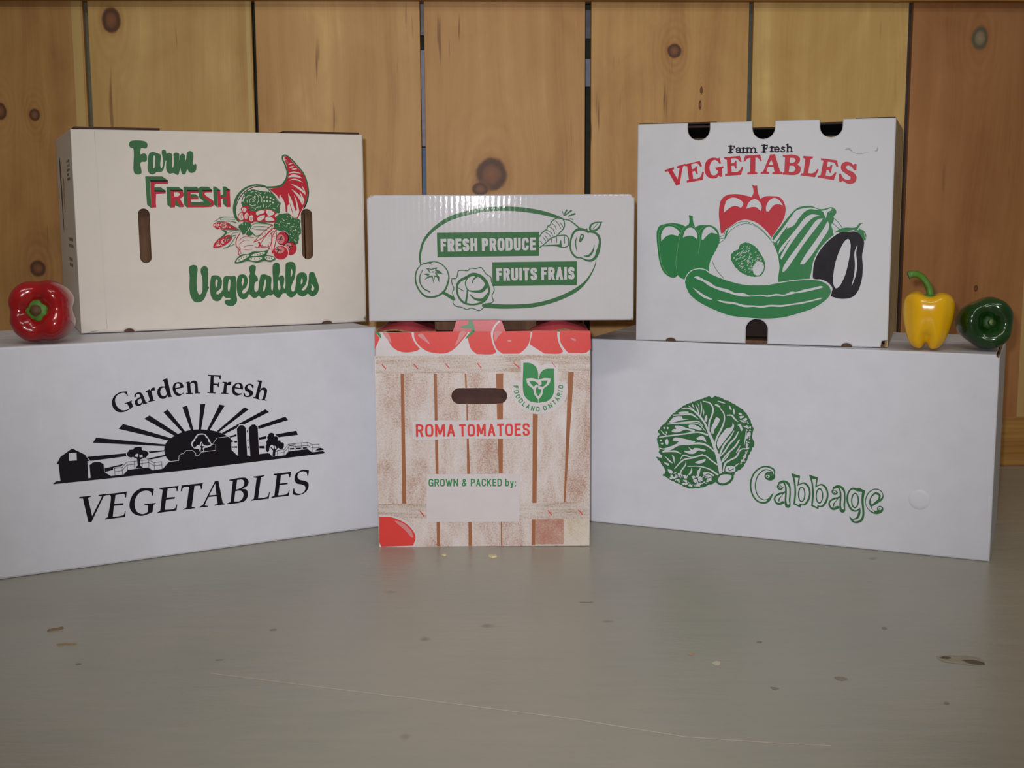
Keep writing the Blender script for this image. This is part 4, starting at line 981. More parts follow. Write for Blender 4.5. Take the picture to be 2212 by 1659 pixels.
ART['LL'] = """part garden_fresh_lettering
s k 2440,2187! 2430,2246! 2410,2246 2353,2243 2276,2203 2237,2129 2248,2051 2295,1994 2360,1980 2437,2001 2501,2044! 2475,2113! 2489,2112! 2485,2124! 2392,2092! 2398,2082! 2424,2088! 2455,2024! 2418,2007 2361,2006 2315,2036 2285,2091 2278,2150 2304,2201 2352,2226 2395,2228 2418,2211 2428,2184!
s k 2518,2162! 2526,2198 2560,2220 2599,2217 2622,2195 2665,2082! 2678,2083! 2679,2069! 2626,2061! 2617,2084! 2601,2056 2563,2044 2535,2056 2521,2087 2527,2115 2557,2142 2596,2163! 2588,2188 2564,2200 2545,2192 2537,2163!
s w 2603,2138! 2571,2126 2558,2103 2566,2078 2588,2071 2615,2094!
s k 2666,2228! 2715,2251! 2726,2233! 2744,2264 2783,2271! 2784,2229! 2753,2231 2741,2222! 2762,2106! 2787,2109! 2788,2097! 2697,2085! 2694,2099! 2717,2105! 2685,2217! 2667,2216!
s k 2885,2354! 2950,2385! 2992,2142! 3004,2139! 3003,2129! 2948,2127! 2944,2155! 2913,2118 2874,2112 2836,2134 2814,2185 2823,2243 2861,2277 2914,2273! 2904,2343! 2888,2341!
s w 2914,2259! 2875,2254 2854,2221 2859,2172 2890,2145 2922,2157 2935,2176!
s k 3154,2265 3135,2303 3087,2317 3037,2301 3014,2248 3023,2188 3056,2144 3100,2135 3155,2163! 3159,2176! 3116,2159 3072,2180 3052,2226! 3157,2241!
s w 3050,2243! 3056,2284 3084,2300 3107,2285 3114,2250!
s k 3185,2304! 3235,2318! 3244,2295! 3264,2313 3299,2323 3338,2298 3343,2243! 3346,2158! 3373,2158! 3373,2146! 3306,2149! 3304,2266 3283,2295 3246,2282! 3251,2161! 3277,2159! 3278,2147! 3184,2151! 3185,2164! 3208,2164! 3204,2291! 3184,2292!
p k 3486,2386 3657,2369 3653,2314 3640,2315 3631,2349 3561,2361 3554,2265 3613,2257 3618,2277 3629,2276 3624,2212 3611,2215 3604,2240 3552,2247 3547,2146 3579,2140 3578,2128 3466,2144 3469,2156 3499,2151 3520,2367 3486,2371
s k 3674,2280! 3735,2271! 3736,2248! 3755,2269 3796,2271! 3790,2224! 3759,2231 3734,2226! 3722,2124! 3749,2120! 3748,2107! 3651,2121! 3653,2134! 3678,2132! 3699,2261! 3674,2266!
s k 3952,2166 3943,2223 3898,2251 3846,2240 3804,2198 3798,2148 3817,2101 3862,2078 3929,2087! 3930,2103! 3879,2107 3843,2135 3839,2178! 3952,2154!
s w 3845,2195! 3861,2226 3892,2234 3912,2210 3911,2178!
s k 4098,2201! 4052,2225 4000,2213 3973,2175 3982,2139 4028,2105 4038,2079 4006,2061 3978,2079 3971,2104! 3956,2106! 3957,2060! 3995,2047 4047,2048 4085,2080 4080,2121 4029,2156 4012,2182 4031,2206 4064,2198 4081,2162! 4094,2161!
s k 4155,2263! 4219,2253! 4185,2128! 4217,2158 4259,2155 4284,2121 4278,2080 4249,1991! 4273,1986! 4270,1974! 4202,1994! 4205,2004! 4218,2008! 4239,2088 4232,2125 4206,2127 4179,2093! 4161,2013! 4176,2007! 4173,1997! 4086,2029! 4091,2042! 4115,2037! 4175,2236! 4151,2248!
part farm_scene_print
p k 2363,1827 2302,1769 2950,1548 2986,1575
p k 2701,1910 2632,1872 3017,1606 3067,1624
p k 2937,1967 2882,1936 3122,1639 3157,1649
p k 3194,1999 3129,1982 3230,1656 3264,1661
p k 3368,2002 3435,2001 3364,1657 3332,1657
p k 3624,1976 3695,1957 3477,1643 3442,1646
p k 3961,1910 4022,1879 3603,1607 3571,1617
p k 4252,1859 4301,1817 3673,1570 3638,1588
s k 2931,1284! 2884,1352 2870,1439 2885,1507 2951,1575 3052,1630 3182,1663 3322,1667 3462,1647 3583,1611 3683,1561 3764,1502! 3755,1217! 3108,1244!
p k 3148,1138 3157,1392 3236,1393 3277,1318 3308,1308 3349,1350 3545,1357 3516,1440 3572,1521 3725,1523 3795,1458 3764,1450 3765,1344 3853,1250 4012,1224 4142,1252 4286,1251 4326,1197 4509,1196 4558,1246 4838,1251 4900,1198 5055,1201 5108,1165
p k 4530,1735 4567,1683 4146,1596 4138,1637
p k 3839,1557 3838,1528 3749,1516 3730,1529
p k 4682,1524 4701,1464 4421,1457 4380,1500
p k 4148,1480 4254,1491 4253,1454 4147,1449
p k 3796,1462 3845,1462 3845,1442 3813,1442
p k 3771,1393 3843,1389 3843,1368 3770,1378
p k 3984,1597 3999,1600 3996,1565 3983,1562
p k 3987,1471 4001,1472 4000,1444 3986,1444
p k 3987,1374 4000,1373 3999,1346 3986,1347
p k 4149,1362 4235,1357 4227,1321 4149,1331
p w 3857,1245 3838,1633 3883,1684 3940,1679 3979,1629 3983,1232
p k 3853,1245 3847,1628 3888,1673 3935,1669 3970,1630 3976,1242
p w 4012,1220 4003,1627 4047,1670 4100,1670 4142,1623 4147,1247
p k 4019,1219 4009,1626 4051,1663 4097,1665 4135,1624 4142,1243
p k 3778,1325 3853,1252 3992,1247 4035,1223 4151,1246 4150,1197 3774,1190
s w 4223,1353 4239,1415 4254,1473 4269,1521 4325,1543 4376,1506 4384,1478 4426,1456 4439,1409 4490,1391 4509,1325 4497,1275 4375,1265 4365,1229 4318,1243 4272,1248 4235,1288
s k 4237,1352 4249,1378 4248,1414 4267,1439 4263,1476 4282,1493 4283,1515 4325,1529 4362,1508 4365,1476 4398,1472 4416,1443 4411,1417 4448,1408 4452,1385 4485,1377 4497,1344 4488,1304 4460,1286 4422,1297 4376,1320 4321,1361 4292,1328 4282,1283 4261,1265 4240,1297
s w 4297,1332 4321,1354 4339,1341 4348,1304 4319,1298
s w 4362,1344 4378,1333 4371,1297 4357,1308
s w 4399,1313 4432,1296 4398,1276 4387,1291
p k 4327,1204 4339,1278 4302,1331 4313,1337 4352,1290 4349,1354 4360,1353 4368,1298 4404,1317 4408,1309 4373,1265 4367,1203
c k 8 4365,1266 4422,1269
l k 6 4397,1197 4398,1276 4497,1280 4560,1347 4840,1347 4905,1307 5005,1304 5003,1202
l k 6 4402,1238 4496,1239 4564,1306 4839,1303 4906,1262 5002,1257
l k 5 4497,1282 4495,1193
l k 5 4564,1347 4562,1241
l k 5 4657,1349 4655,1241
l k 5 4752,1349 4750,1244
l k 5 4838,1348 4836,1244
l k 5 4905,1307 4907,1197
p k 4574,1335 4647,1337 4646,1319 4573,1320
p k 4577,1289 4641,1288 4640,1268 4577,1270
p k 4667,1286 4739,1284 4738,1263 4667,1267
p k 4767,1285 4825,1284 4824,1261 4767,1262
s k 4949,1221! 4983,1243 5012,1252 5046,1242 5074,1222 5021,1214
p k 2019,1681 1977,1621 2891,1484 2908,1504
p k 1893,1446 1935,1389 2387,1404 2385,1443
p k 2663,1437 2670,1412 2876,1420 2877,1433
p k 2629,1340 2697,1329 2895,1354 2879,1373
p k 2103,1274 2341,1307 2310,1278 2210,1274 2209,1246 2104,1225
p k 1468,1139 1504,1171 1896,1168 2176,1167 2335,1167 2392,1223 2650,1229 2708,1183 2841,1189 2918,1269 3048,1273 3153,1273 3148,1137
p k 1524,1391 1576,1479 1721,1572 1870,1478 1922,1390 1897,1390 1897,1159 1560,1163 1548,1389
p w 1678,1515 1771,1512 1770,1412 1677,1416
p k 1924,1143 1919,1333 1963,1366 2041,1367 2093,1331 2098,1227 2180,1165 2126,1147
p w 1907,1387 1920,1388 1925,1173 1898,1168
l w 4 1877,1474 1931,1387
s w 2380,1435 2420,1496 2475,1499 2518,1525 2585,1516 2596,1472 2642,1457 2679,1409 2652,1368 2630,1349 2571,1368 2495,1376 2444,1368 2395,1390
s k 2393,1438 2411,1467 2424,1483 2475,1486 2484,1503 2518,1512 2577,1505 2583,1467 2634,1449 2666,1411 2643,1378 2630,1358 2580,1380 2543,1414 2513,1409 2479,1395 2445,1381 2404,1398
s w 2492,1409 2533,1422 2534,1376
s w 2553,1374 2577,1407 2589,1397
s w 2587,1353 2571,1377 2621,1354
p k 2485,1236 2520,1269 2515,1356 2462,1388 2471,1396 2522,1377 2538,1419 2549,1418 2549,1370 2613,1372 2617,1363 2551,1340 2551,1266 2584,1230
l k 5 2222,1262 2322,1264 2380,1327 2663,1328 2729,1282 2830,1284 2830,1188
l k 5 2229,1218 2321,1221 2382,1288 2661,1291 2728,1242 2826,1243
l k 5 2227,1264 2228,1168
l k 5 2322,1264 2322,1168
l k 5 2386,1326 2388,1222
l k 5 2478,1327 2479,1221
l k 5 2578,1328 2575,1219
l k 5 2663,1328 2660,1226
l k 5 2731,1282 2729,1181
l w 6 2925,1275 3051,1278 3056,1335 3087,1362 3117,1364 3153,1400 3238,1394 3276,1355 3280,1317 3310,1314 3357,1359 3548,1366 3550,1437 3501,1444 3570,1529 3729,1536 3803,1453
s w 3223,1474 3235,1513 3268,1550 3300,1595 3350,1610 3410,1597 3454,1542 3485,1478 3494,1437 3445,1414 3396,1408 3387,1365 3334,1370 3325,1405 3263,1417
s k 3240,1472 3254,1506 3277,1519 3283,1548 3306,1556 3314,1588 3360,1594 3405,1587 3424,1550 3448,1528 3449,1492 3472,1478 3481,1448 3435,1438 3390,1452 3361,1490 3335,1453 3305,1456 3264,1427
s w 3337,1452 3354,1496 3368,1495 3380,1450 3415,1445 3369,1434
p k 3342,1366 3352,1421 3330,1453 3353,1439 3359,1486 3366,1485 3371,1437 3405,1436 3374,1413 3384,1367
p k 3404,1403 3541,1424 3540,1377 3403,1373
part vegetables_lettering
p k 1775,938 1925,936 1922,926 1882,914 1920,670 2053,911 2012,924 2013,936 2112,939 2103,924 2073,906 1910,596 1869,595 1819,914 1774,920
s k 2091,934! 2367,937! 2354,861! 2340,863! 2340,898 2324,914! 2223,910! 2203,795! 2319,792! 2313,766! 2196,769! 2175,627! 2265,627 2312,637 2333,685! 2341,684! 2329,606! 2076,605! 2077,618! 2115,631! 2163,901 2149,919! 2091,921!
s k 2714,934! 2695,844! 2685,847! 2671,897 2604,923 2526,901 2468,820 2460,733 2482,659 2540,619 2591,621 2618,636! 2630,725! 2581,734! 2584,746! 2729,744! 2725,732! 2698,721! 2682,628! 2634,610 2565,594 2514,598 2439,638 2395,714 2399,802 2450,901 2528,953 2622,958
s k 2784,937! 3036,939! 3018,866! 3007,867! 3004,903 2987,918! 2892,916! 2872,798! 2983,794! 2977,770! 2864,771! 2842,637! 2946,633 2986,651 2998,690! 3008,688! 2995,609! 2744,605! 2746,616! 2781,631! 2826,910! 2784,924!
s k 3075,939! 3360,938! 3342,858! 3328,859! 3324,902 3308,910! 3246,911! 3197,630! 3243,619! 3240,609! 3078,608! 3082,619! 3126,629! 3175,910! 3114,913 3092,902 3075,859! 3061,861!
s k 3302,608! 3303,621! 3348,641! 3523,947! 3570,946! 3617,633! 3649,622! 3646,611! 3502,610! 3504,624! 3547,628! 3536,738! 3423,738! 3372,631! 3416,618! 3414,608!
p w 3437,760 3524,911 3535,758
s k 3717,943! 3877,953 3950,940 3983,886 3965,834 3891,796! 3945,781 3967,733 3961,678 3923,628 3849,609 3675,609! 3676,621! 3722,634! 3766,920! 3717,932!
s w 3826,927! 3899,923 3921,884 3905,831 3854,805 3804,797!
s w 3796,775! 3872,771 3903,731 3892,668 3849,632 3772,637!
s k 4051,949! 4209,951! 4204,939! 4157,926! 4108,638! 4210,640 4248,654 4263,707! 4276,708! 4257,616! 4007,618! 4010,629! 4048,641! 4097,924! 4051,938!
s k 4339,954! 4589,955! 4572,880! 4559,882! 4556,919 4537,931! 4442,927! 4423,809! 4534,808! 4532,788! 4418,789! 4394,646! 4502,647 4531,662 4549,704! 4559,703! 4545,623! 4292,623! 4295,634! 4337,648! 4381,925! 4337,940!
s k 4847,948! 4834,870! 4822,871! 4809,924 4756,944 4698,927 4678,873 4706,833 4782,806 4830,772 4834,716 4799,654 4731,620 4654,617 4599,638! 4613,718! 4626,716! 4636,664 4683,635 4750,641 4785,684 4781,731 4733,760 4667,782 4635,832 4650,913 4718,957 4785,966"""
# ------------------------------------------------------------------ the place: floor, board wall
FL = floor_mat()
floor = obj('floor', [(-2.2, -1.2, 0), (2.2, -1.2, 0), (2.2, 2.5, 0), (-2.2, 2.5, 0)], [(0, 1, 2, 3)], FL); floor['kind'] = 'structure'
def mark(name, pts, mat, z=.0006, h=.0006, seed=1):
    R = random.Random(seed); n = len(pts)
    cx = sum(p[0] for p in pts)/n; cy = sum(p[1] for p in pts)/n
    V = [(p[0], p[1], .0002) for p in pts]+[(cx+(p[0]-cx)*.75, cy+(p[1]-cy)*.75, h) for p in pts]+[(cx, cy, h*1.2)]
    F = [(i, (i+1) % n, n+(i+1) % n, n+i) for i in range(n)]+[(n+i, n+(i+1) % n, 2*n) for i in range(n)]
    return obj(name, V, F, mat, floor)
SCR = plain('pale_scratch', (168, 158, 148), .6)
sc_pts = [(-.30, 1.173), (-.21, 1.1437), (-.0907, 1.1059), (.0585, 1.0566), (.1489, 1.0194), (.2187, 1.0074), (.27, 1.0)]
V = []; F = []
for i, (px, py) in enumerate(sc_pts):
    wd = .0008 if 0 < i < 6 else .0002
    V += [(px, py-wd, .0001), (px, py, .0005), (px, py+wd, .0001)]
    if i: b = 3*i; F += [(b-3, b, b+1, b-2), (b-2, b+1, b+2, b-1)]
obj('scratch_ridge', V, F, SCR, floor)
def blob(cx, cy, rx, ry, n=9, seed=0, rot=0):
    R = random.Random(seed); out = []
    for i in range(n):
        a = 2*PI*i/n; k = R.uniform(.7, 1.2); x, y = rx*k*math.cos(a), ry*k*math.sin(a)
        out.append((cx+x*math.cos(rot)-y*math.sin(rot), cy+x*math.sin(rot)+y*math.cos(rot)))
    return out
mark('paint_spot', blob(.2049, 1.1939, .0050, .0065, 9, 1), plain('cream_paint', (196, 190, 172)), h=.0003)
mark('paint_spot', blob(.1826, 1.2203, .0032, .0040, 8, 2), plain('salmon_paint', (190, 150, 128)), h=.0003)
mark('paint_spot', blob(.462, 1.212, .0028, .003, 8, 3), plain('peach_paint', (176, 150, 128)), h=.0003)
GD = plain('dark_scuff', (92, 84, 68), .8); GL2 = plain('bare_concrete', (158, 150, 132), .8)
mark('floor_gouge', blob(.457, 1.2, .024, .016, 13, 4, -.25), GL2, h=.0008)
mark('floor_gouge', blob(.462, 1.193, .012, .006, 11, 5, -.3), GD, h=.0012)
mark('floor_gouge', blob(.439, 1.205, .007, .005, 9, 6, -.3), GD, h=.0011)
for i, (mx, my, rx, ry) in enumerate([(.3183, 1.1517, .006, .005), (.4044, 1.2966, .0035, .004), (.2493, 1.1279, .004, .004), (.26, 1.255, .003, .003), (.085, 1.39, .009, .002), (-.262, 1.30, .004, .003), (-.30, 1.21, .005, .002), (.40, 1.09, .003, .003), (-.44, 1.20, .004, .003)]):
    mark('stain_spot', blob(mx, my, rx, ry, 8, 20+i), plain('floor_stain', (136, 129, 114), .5), h=.0002)
def flake(name, label, x, y, rx, ry, mat, h, seed, rot=0):
    R = random.Random(seed); P = blob(0, 0, rx, ry, 10, seed, rot); n = len(P)
    V = [(p[0], p[1], 0) for p in P]+[(p[0]*.8, p[1]*.8, h*R.uniform(.7, 1.2)) for p in P]+[(0, 0, h)]
    F = [(i, (i+1) % n, n+(i+1) % n, n+i) for i in range(n)]+[(n+i, n+(i+1) % n, 2*n) for i in range(n)]+[tuple(reversed(range(n)))]
    o = obj(name, V, F, mat); o.location = (x, y, 0.0001); o['label'] = label; o['category'] = 'debris'; return o
PF = plain('pale_shaving', (214, 204, 158), .7); ST = plain('straw', (128, 104, 72), .7)
flake('wood_shaving', 'larger pale yellow shaving on the floor in front of the tomato carton', -.026, 1.5816, .0075, .0055, PF, .0022, 3, .2)
flake('wood_shaving', 'tiny pale yellow shaving on the floor left of the larger one, near the tomato carton', -.0905, 1.5892, .0030, .0035, PF, .0016, 5)
flake('dry_straw', 'short brown straw bit on the floor at the left edge, the darker and farther one', -.5014, 1.3042, .0095, .0022, ST, .0016, 8, .45)
flake('dry_straw', 'thin pale straw on the floor at left, just nearer than the darker bit', -.472, 1.2573, .0115, .0013, plain('pale_straw', (150, 126, 96), .7), .0014, 9, .1)

wall = bpy.data.objects.new('wall_back', None); COL.objects.link(wall); wall['kind'] = 'structure'
wall.location = (0, 2.1074, 0); wall.rotation_euler = (0, 0, .0399)
BR = srgb(132, 84, 52); GY = srgb(150, 135, 105)
gaps = [-.9649, -.6933, -.4218, -.146, .1292, .4015, .6708, .944]
gw = [.004, .0078, .0055, .0066, .0098, .0072, .0074, .005]
kn = [[(-.7834, .6103, .008, .009, BR), (-.8385, .6163, .009, .012, BR), (-.7926, .3584, .0115, .0125, BR)],
      [(-.6518, .7617, .0135, .0185, BR)], [],
      [(-.0327, .5109, .0235, .0245, BR), (-.052, .487, .012, .010, BR)],
      [(.2734, .713, .0105, .0105, BR), (.3196, .6489, .002, .006, BR), (.3180, .6250, .002, .007, BR)],
      [], [(.7896, .7344, .0130, .0175, GY), (.8032, .3139, .003, .005, BR)]]
tone = [(190, 146, 88), (202, 164, 100), (202, 158, 98), (200, 153, 94), (208, 164, 102), (210, 173, 106), (180, 126, 80)]
sapw = [[(-.7135, -.697)], [(-.432, -.424)], [], [], [], [], [(.889, .95)]]
for i in range(7):
    x0, x1 = gaps[i]+gw[i]/2, gaps[i+1]-gw[i+1]/2
    v, f = box(x0, 0, .0860, x1, .011, .86)
    o = obj('board', v, f, pine('pine_board', i+1, kn[i], tone[i], sapw[i]), wall)
    bm = bmesh.new(); bm.from_mesh(o.data); bmesh.ops.bevel(bm, geom=bm.edges[:], offset=.0012, segments=2, profile=.5, affect='EDGES'); bm.to_mesh(o.data); bm.free()
for i, (x0, x1) in enumerate([(-1.5, -1.2418), (-1.237, gaps[0]-.003), (gaps[7]+.003, 1.215), (1.22, 1.5)]):
    block('board', (x0, 0, .0860, x1, .019, .86), pine('pine_board', 11+i, [], tone[i+1]), wall, .0012)
def rail(name, kind, b, seed):
    n = NT('pine_rail'); x, y, z = n.sep()
    f = n.noise(n.comb(n.math('MULTIPLY', x, 3), seed, n.math('MULTIPLY', z, 90)), 1, 4, .6)
    c = n.ramp(f, [(.3, srgb(150, 104, 50)), (.7, srgb(190, 144, 78))])
    o = block(name, b, n.fin(c, .5, Specular_IOR_Level=.4), None, .002)
    o.location = wall.location; o.rotation_euler = wall.rotation_euler; o['kind'] = kind; return o
rail('baseboard_back', 'structure', (-1.5, -.0015, 0, 1.5, .0195, .0884), 3.1)
top = rail('trim_1', 'structure', (-1.5, -.019, .7915, 1.5, .0195, .90), 8.4)
# slivers through the gaps: things behind; at left, painted shade of a board edge
block('backing_sheet', (-1.5, .075, .01, 1.5, .08, .9), plain('dark_backing', (52, 56, 46), .8), wall)
for b, c in [((-.165, .05, .56, -.13, .06, .72), (176, 172, 190)), ((-.165, .05, .40, -.13, .06, .558), (112, 138, 176)), ((-.165, .052, .745, -.13, .06, .80), (150, 148, 156)),
             ((.11, .05, .74, .15, .06, .786), (120, 118, 130)), ((.11, .05, .66, .15, .06, .705), (148, 150, 170)), ((.385, .014, .35, .415, .02, .84), (92, 94, 88)), ((-.702, .014, .1, -.683, .02, .84), (116, 116, 98)), ((.655, .014, .1, .69, .02, .84), (78, 70, 72))]:
    block('backing_strip', b, plain('goods_and_edge_shade', c, .6), wall)

# ------------------------------------------------------------------ inks and cartons
INK = dict(z=(120, 98, 118), g=(54, 108, 64), r=(192, 34, 52), k=(24, 20, 28), n=(42, 34, 38), q=(214, 138, 138), R=(222, 62, 56), f=(40, 138, 72), h=(28, 122, 62), m=(120, 162, 122), d=(168, 166, 164), o=(160, 100, 62))
def wood_print(kind, rough, spec):
    n = NT('printed_wood_grain')
    sx, sz = {'a': (38, 16), 'b': (12, 150), 'x': (38, 16), 'y': (38, 16)}[kind]
    f = n.noise(n.comb(n.math('MULTIPLY', n.sep()[0], sx), 2.3, n.math('MULTIPLY', n.sep()[2], sz)), 1, 4, .65, .6)
    dots = n.noise(n.scale(n.co, (520, 520, 520)), 1, 1, .5)
    big = n.noise(n.comb(n.math('MULTIPLY', n.sep()[0], 16), 5.1, n.math('MULTIPLY', n.sep()[2], 9)), 1, 2, .5)
    t = n.math('ADD', n.math('MULTIPLY', f, .6), n.math('ADD', n.math('MULTIPLY', dots, .42), n.math('MULTIPLY', big, .35)))
    stops = {'a': [(.54, (220, 212, 212)), (.70, (208, 193, 187)), (.86, (178, 138, 120))], 'b': [(.54, (216, 207, 206)), (.70, (200, 186, 178)), (.84, (168, 138, 118))],
             'x': [(.50, (206, 176, 164)), (.66, (188, 146, 130)), (.84, (172, 108, 92))], 'y': [(.5, (220, 210, 204)), (.7, (210, 198, 184)), (.85, (190, 170, 140))]}[kind]
    c = n.ramp(t, [(p, srgb(*q)) for p, q in stops])
    return n.fin(c, rough, n.bump(n.noise(n.scale(n.co, (220, 220, 90)), 1, 2, .6), .00006), Specular_IOR_Level=spec)
def inker(face, rough, flute, spec, coat=0):
    c = {}
    def ink(k):
        if k not in c:
            if k == 'w': c[k] = face
            elif k in 'abxy': c[k] = wood_print(k, rough, spec)
            else: c[k] = paper(INK[k], rough, flute, spec*(.4 if k in 'kn' else .8), 'ink', coat)
        return c[k]
    return ink
def inner(name, b, parent): return block(name, b, KRAFT, parent)

def side(name, x, y0, y1, h, mats, parent, flip, outline=None, holes=()):
    """side wall along local y at x; flip=-1 faces left"""
    L = y1-y0
    o = panel(name, outline or [(0, 0), (L, 0), (L, h), (0, h)], holes, .004, mats, parent, r=.0015)
    if flip < 0: o.rotation_euler = (0, 0, -PI/2); o.location = (x, y1, 0)
    else: o.rotation_euler = (0, 0, PI/2); o.location = (x, y0, 0)
    return o
def carton_walls(c, w, h, d, mats, kr=.002):
    """side, back and bottom walls behind a front panel of w x h"""
    m2 = mats
    side('side_panel', 0, kr, d-.004, h, m2, c, -1); side('side_panel', w, kr, d-.004, h, m2, c, 1)
    b = panel('back_panel', [(0, 0), (w, 0), (w, h), (0, h)], [], .004, m2, c, r=.0015); b.rotation_euler = (0, 0, PI); b.location = (w, d, 0)
    block('bottom_panel', (.004, .004, 0, w-.004, d-.004, .004), KRAFT, c)

# --- lower left carton
WL = paper((217, 219, 229), .42, .00002, .45)
c = thing('produce_carton', 'large white carton with black farm sunrise print, on the floor at left', 'carton', (-.1915-.59*math.cos(.5124), 1.7395-.59*math.sin(.5124), 0), .5124)
panel('front_panel', [(0, 0), (.59, 0), (.59, .2901), (0, .2901)], [], .004, (WL, KEDGE), c, r=.003)
carton_walls(c, .59, .286, .2337, (WL, KEDGE))
block('top_flap', (.003, .003, .2860, .587, .1158, .2895), WL, c, .0006); block('top_flap', (.003, .1172, .2860, .587, .2300, .2895), WL, c, .0006)
print_on('LL', c, inker(WL, .42, .00002, .45))

# --- lower right carton
WR = paper((213, 215, 224), .5, 0, .35)
c = thing('produce_carton', 'large white carton with green cabbage print, on the floor at right', 'carton', (.0985, 1.7711, 0), -.4076)
S = .0072
panel('front_panel', [(S, 0), (.563, 0), (.563, .2640), (.5595, .2660), (.5585, .2694), (S, .2694)], [], .004, (WR, KEDGE), c, r=.002)
side('side_panel', S, .002, .246, .2655, (WR, KEDGE), c, -1); side('side_panel', .563, .002, .246, .2655, (WR, KEDGE), c, 1)
b = panel('back_panel', [(0, 0), (.559, 0), (.559, .2655), (0, .2655)], [], .004, (WR, KEDGE), c, r=.0015); b.rotation_euler = (0, 0, PI); b.location = (.563, .25, 0)
block('bottom_panel', (.008, .004, 0, .559, .246, .004), KRAFT, c)
block('top_flap', (S+.003, .003, .2655, .558, .124, .2690), WR, c, .0006); block('top_flap', (S+.003, .1255, .2655, .558, .2470, .2690), WR, c, .0006)
# round blind dent at the lower right of the face
V = []; F = []
for k, (r, dy) in enumerate([(.0135, -.0002), (.0125, -.0007), (.0085, -.0009), (.004, -.0010)]):
    V += [(.4735+r*math.cos(2*PI*i/24), dy, .0745+r*1.0*math.sin(2*PI*i/24)) for i in range(24)]
V.append((.4735, -.0010, .0745))
for k in range(3): F += [(k*24+i, k*24+(i+1) % 24, (k+1)*24+(i+1) % 24, (k+1)*24+i) for i in range(24)]
F += [(72+i, 72+(i+1) % 24, 96) for i in range(24)]
obj('pressed_disc', V, F, WR, c, None, True)
print_on('LR', c, inker(WR, .5, 0, .35))

# --- upper left carton
WU = paper((222, 214, 205), .5, 0, .35)
c = thing('produce_carton', 'cream-white carton with red and green horn of plenty print, at upper left', 'carton', (-.5778, 1.6527, .2905), .4117)
W, H, D = .3985, .2703, .30
def half_moon(cx, r, h): return [(cx+r*math.cos(a), h*math.sin(a)) for a in [PI*i/8 for i in range(8, -1, -1)]]
out = [(0, 0)]+half_moon(.0625, .0068, .0042)+half_moon(.339, .0078, .0036)+[(W-.001, 0), (W-.0032, .005), (W, .009), (W, H-.002), (W-.002, H), (0, H)]
panel('front_panel', out, [slot(.0885, .1294, .0152, .0736, lean=-.003), slot(.3125, .1290, .0162, .0715, lean=-.005)], .005, (WU, KEDGE), c, r=.0028)
hs = [slot(.125, .185, .026, .050)]
side('side_panel', 0, .002, D-.004, H, (WU, KEDGE), c, -1, None, hs); side('side_panel', W, .002, D-.004, H, (WU, KEDGE), c, 1)
b = panel('back_panel', [(0, 0), (W, 0), (W, H), (0, H)], [], .004, (WU, KEDGE), c, r=.0015); b.rotation_euler = (0, 0, PI); b.location = (W, D, 0)
block('bottom_panel', (.004, .005, 0, W-.004, D-.004, .004), KRAFT, c)
inner('inner_liner', (.070, .0125, .006, .150, .0150, .262), c); inner('inner_liner', (.268, .0165, .006, .3125, .0190, .262), c); inner('inner_liner', (.3130, .0125, .006, .356, .0150, .262), c)
DB = plain('dark_board_edge', (72, 42, 40), .7)
block('top_flap', (.005, .004, H+.0004, .115, D-.006, H+.0032), DB, c, .0006); block('top_flap', (.285, .006, H+.0004, W-.004, D-.006, H+.0030), DB, c, .0006)
block('top_flap', (.116, .006, H-.004, .284, D-.006, H-.0015), KRAFT, c)
ov = [(.0005, .001), (.0092, .0014), (.0100, .0023), (.0336, .0056), (.0299, H-.0012), (.0005, H-.0012)]
o = panel('glue_flap', ov, [], .0009, (WU, plain('cut_line', (96, 80, 84), .7)), c, r=0); o.location = (0, -.0007, 0)
BLK = paper((60, 60, 52), .5, 0, .3, 'ink')
def side_print(boxes):
    V = []; F = []
    for y0, y1, z0, z1 in boxes:
        b = len(V); V += [(-.0003, y0, z0), (-.0003, y1, z0), (-.0003, y1, z1), (-.0003, y0, z1)]; F.append((b, b+1, b+2, b+3))
    obj('small_printing', V, F, paper((128, 124, 108), .5, 0, .3, 'ink'), c)['kind'] = 'stuff'
sp = []
R = random.Random(8)
for k in range(5):
    for j in range(5):
        if R.random() < .8: sp.append((.045+k*.010, .045+k*.010+.0065, .205+j*.006, .205+j*.006+.0035))
for r0, z0, cnt in ((.05, .122, 4), (.05, .113, 4), (.075, .094, 3), (.075, .086, 3)):
    for k in range(cnt): sp.append((r0+k*.022, r0+k*.022+.014, z0, z0+.0045))
side_print(sp)
V = [(-.0003, .215, .242), (-.0003, .235, .236), (-.0003, .215, .14), (-.0003, .208, .13), (-.0003, .206, .19)]
obj('side_printing', V, [(0, 1, 2, 3, 4)], BLK, c)
print_on('UL', c, inker(WU, .5, 0, .35))

# --- upper right carton
WG = paper((205, 206, 212), .48, 0, .4)
c = thing('produce_carton', 'white carton with assorted vegetables print and three round top notches, at upper right', 'carton', (.1747, 1.7373, .2698), -.3343)
W, H, D = .3409, .2987, .284
def ubite(cx, r, dp): # top notch with round bottom, walked right to left
    return [(cx+r, H)]+[(cx+r*math.cos(a), H-dp+r*.96*math.sin(a)) for a in [-PI*i/10 for i in range(0, 11)]]+[(cx-r, H)]
out = [(0, 0)]+half_moon(.0501, .0072, .0045)
out += [(.1541, 0), (.1541, .0210)]+[(.1688+.0147*math.cos(a), .0190+.0147*math.sin(a)) for a in [PI*i/10 for i in range(9, 0, -1)]]+[(.1835, .0210), (.1835, 0)]
out += half_moon(.2884, .0070, .0045)+[(W-.0090, 0), (W-.0075, .0085), (W, .0100), (W, H)]+ubite(.2596, .0143, .0095)+ubite(.1718, .0147, .0095)+ubite(.0847, .0150, .0090)+[(.0015, H), (0, H-.002)]
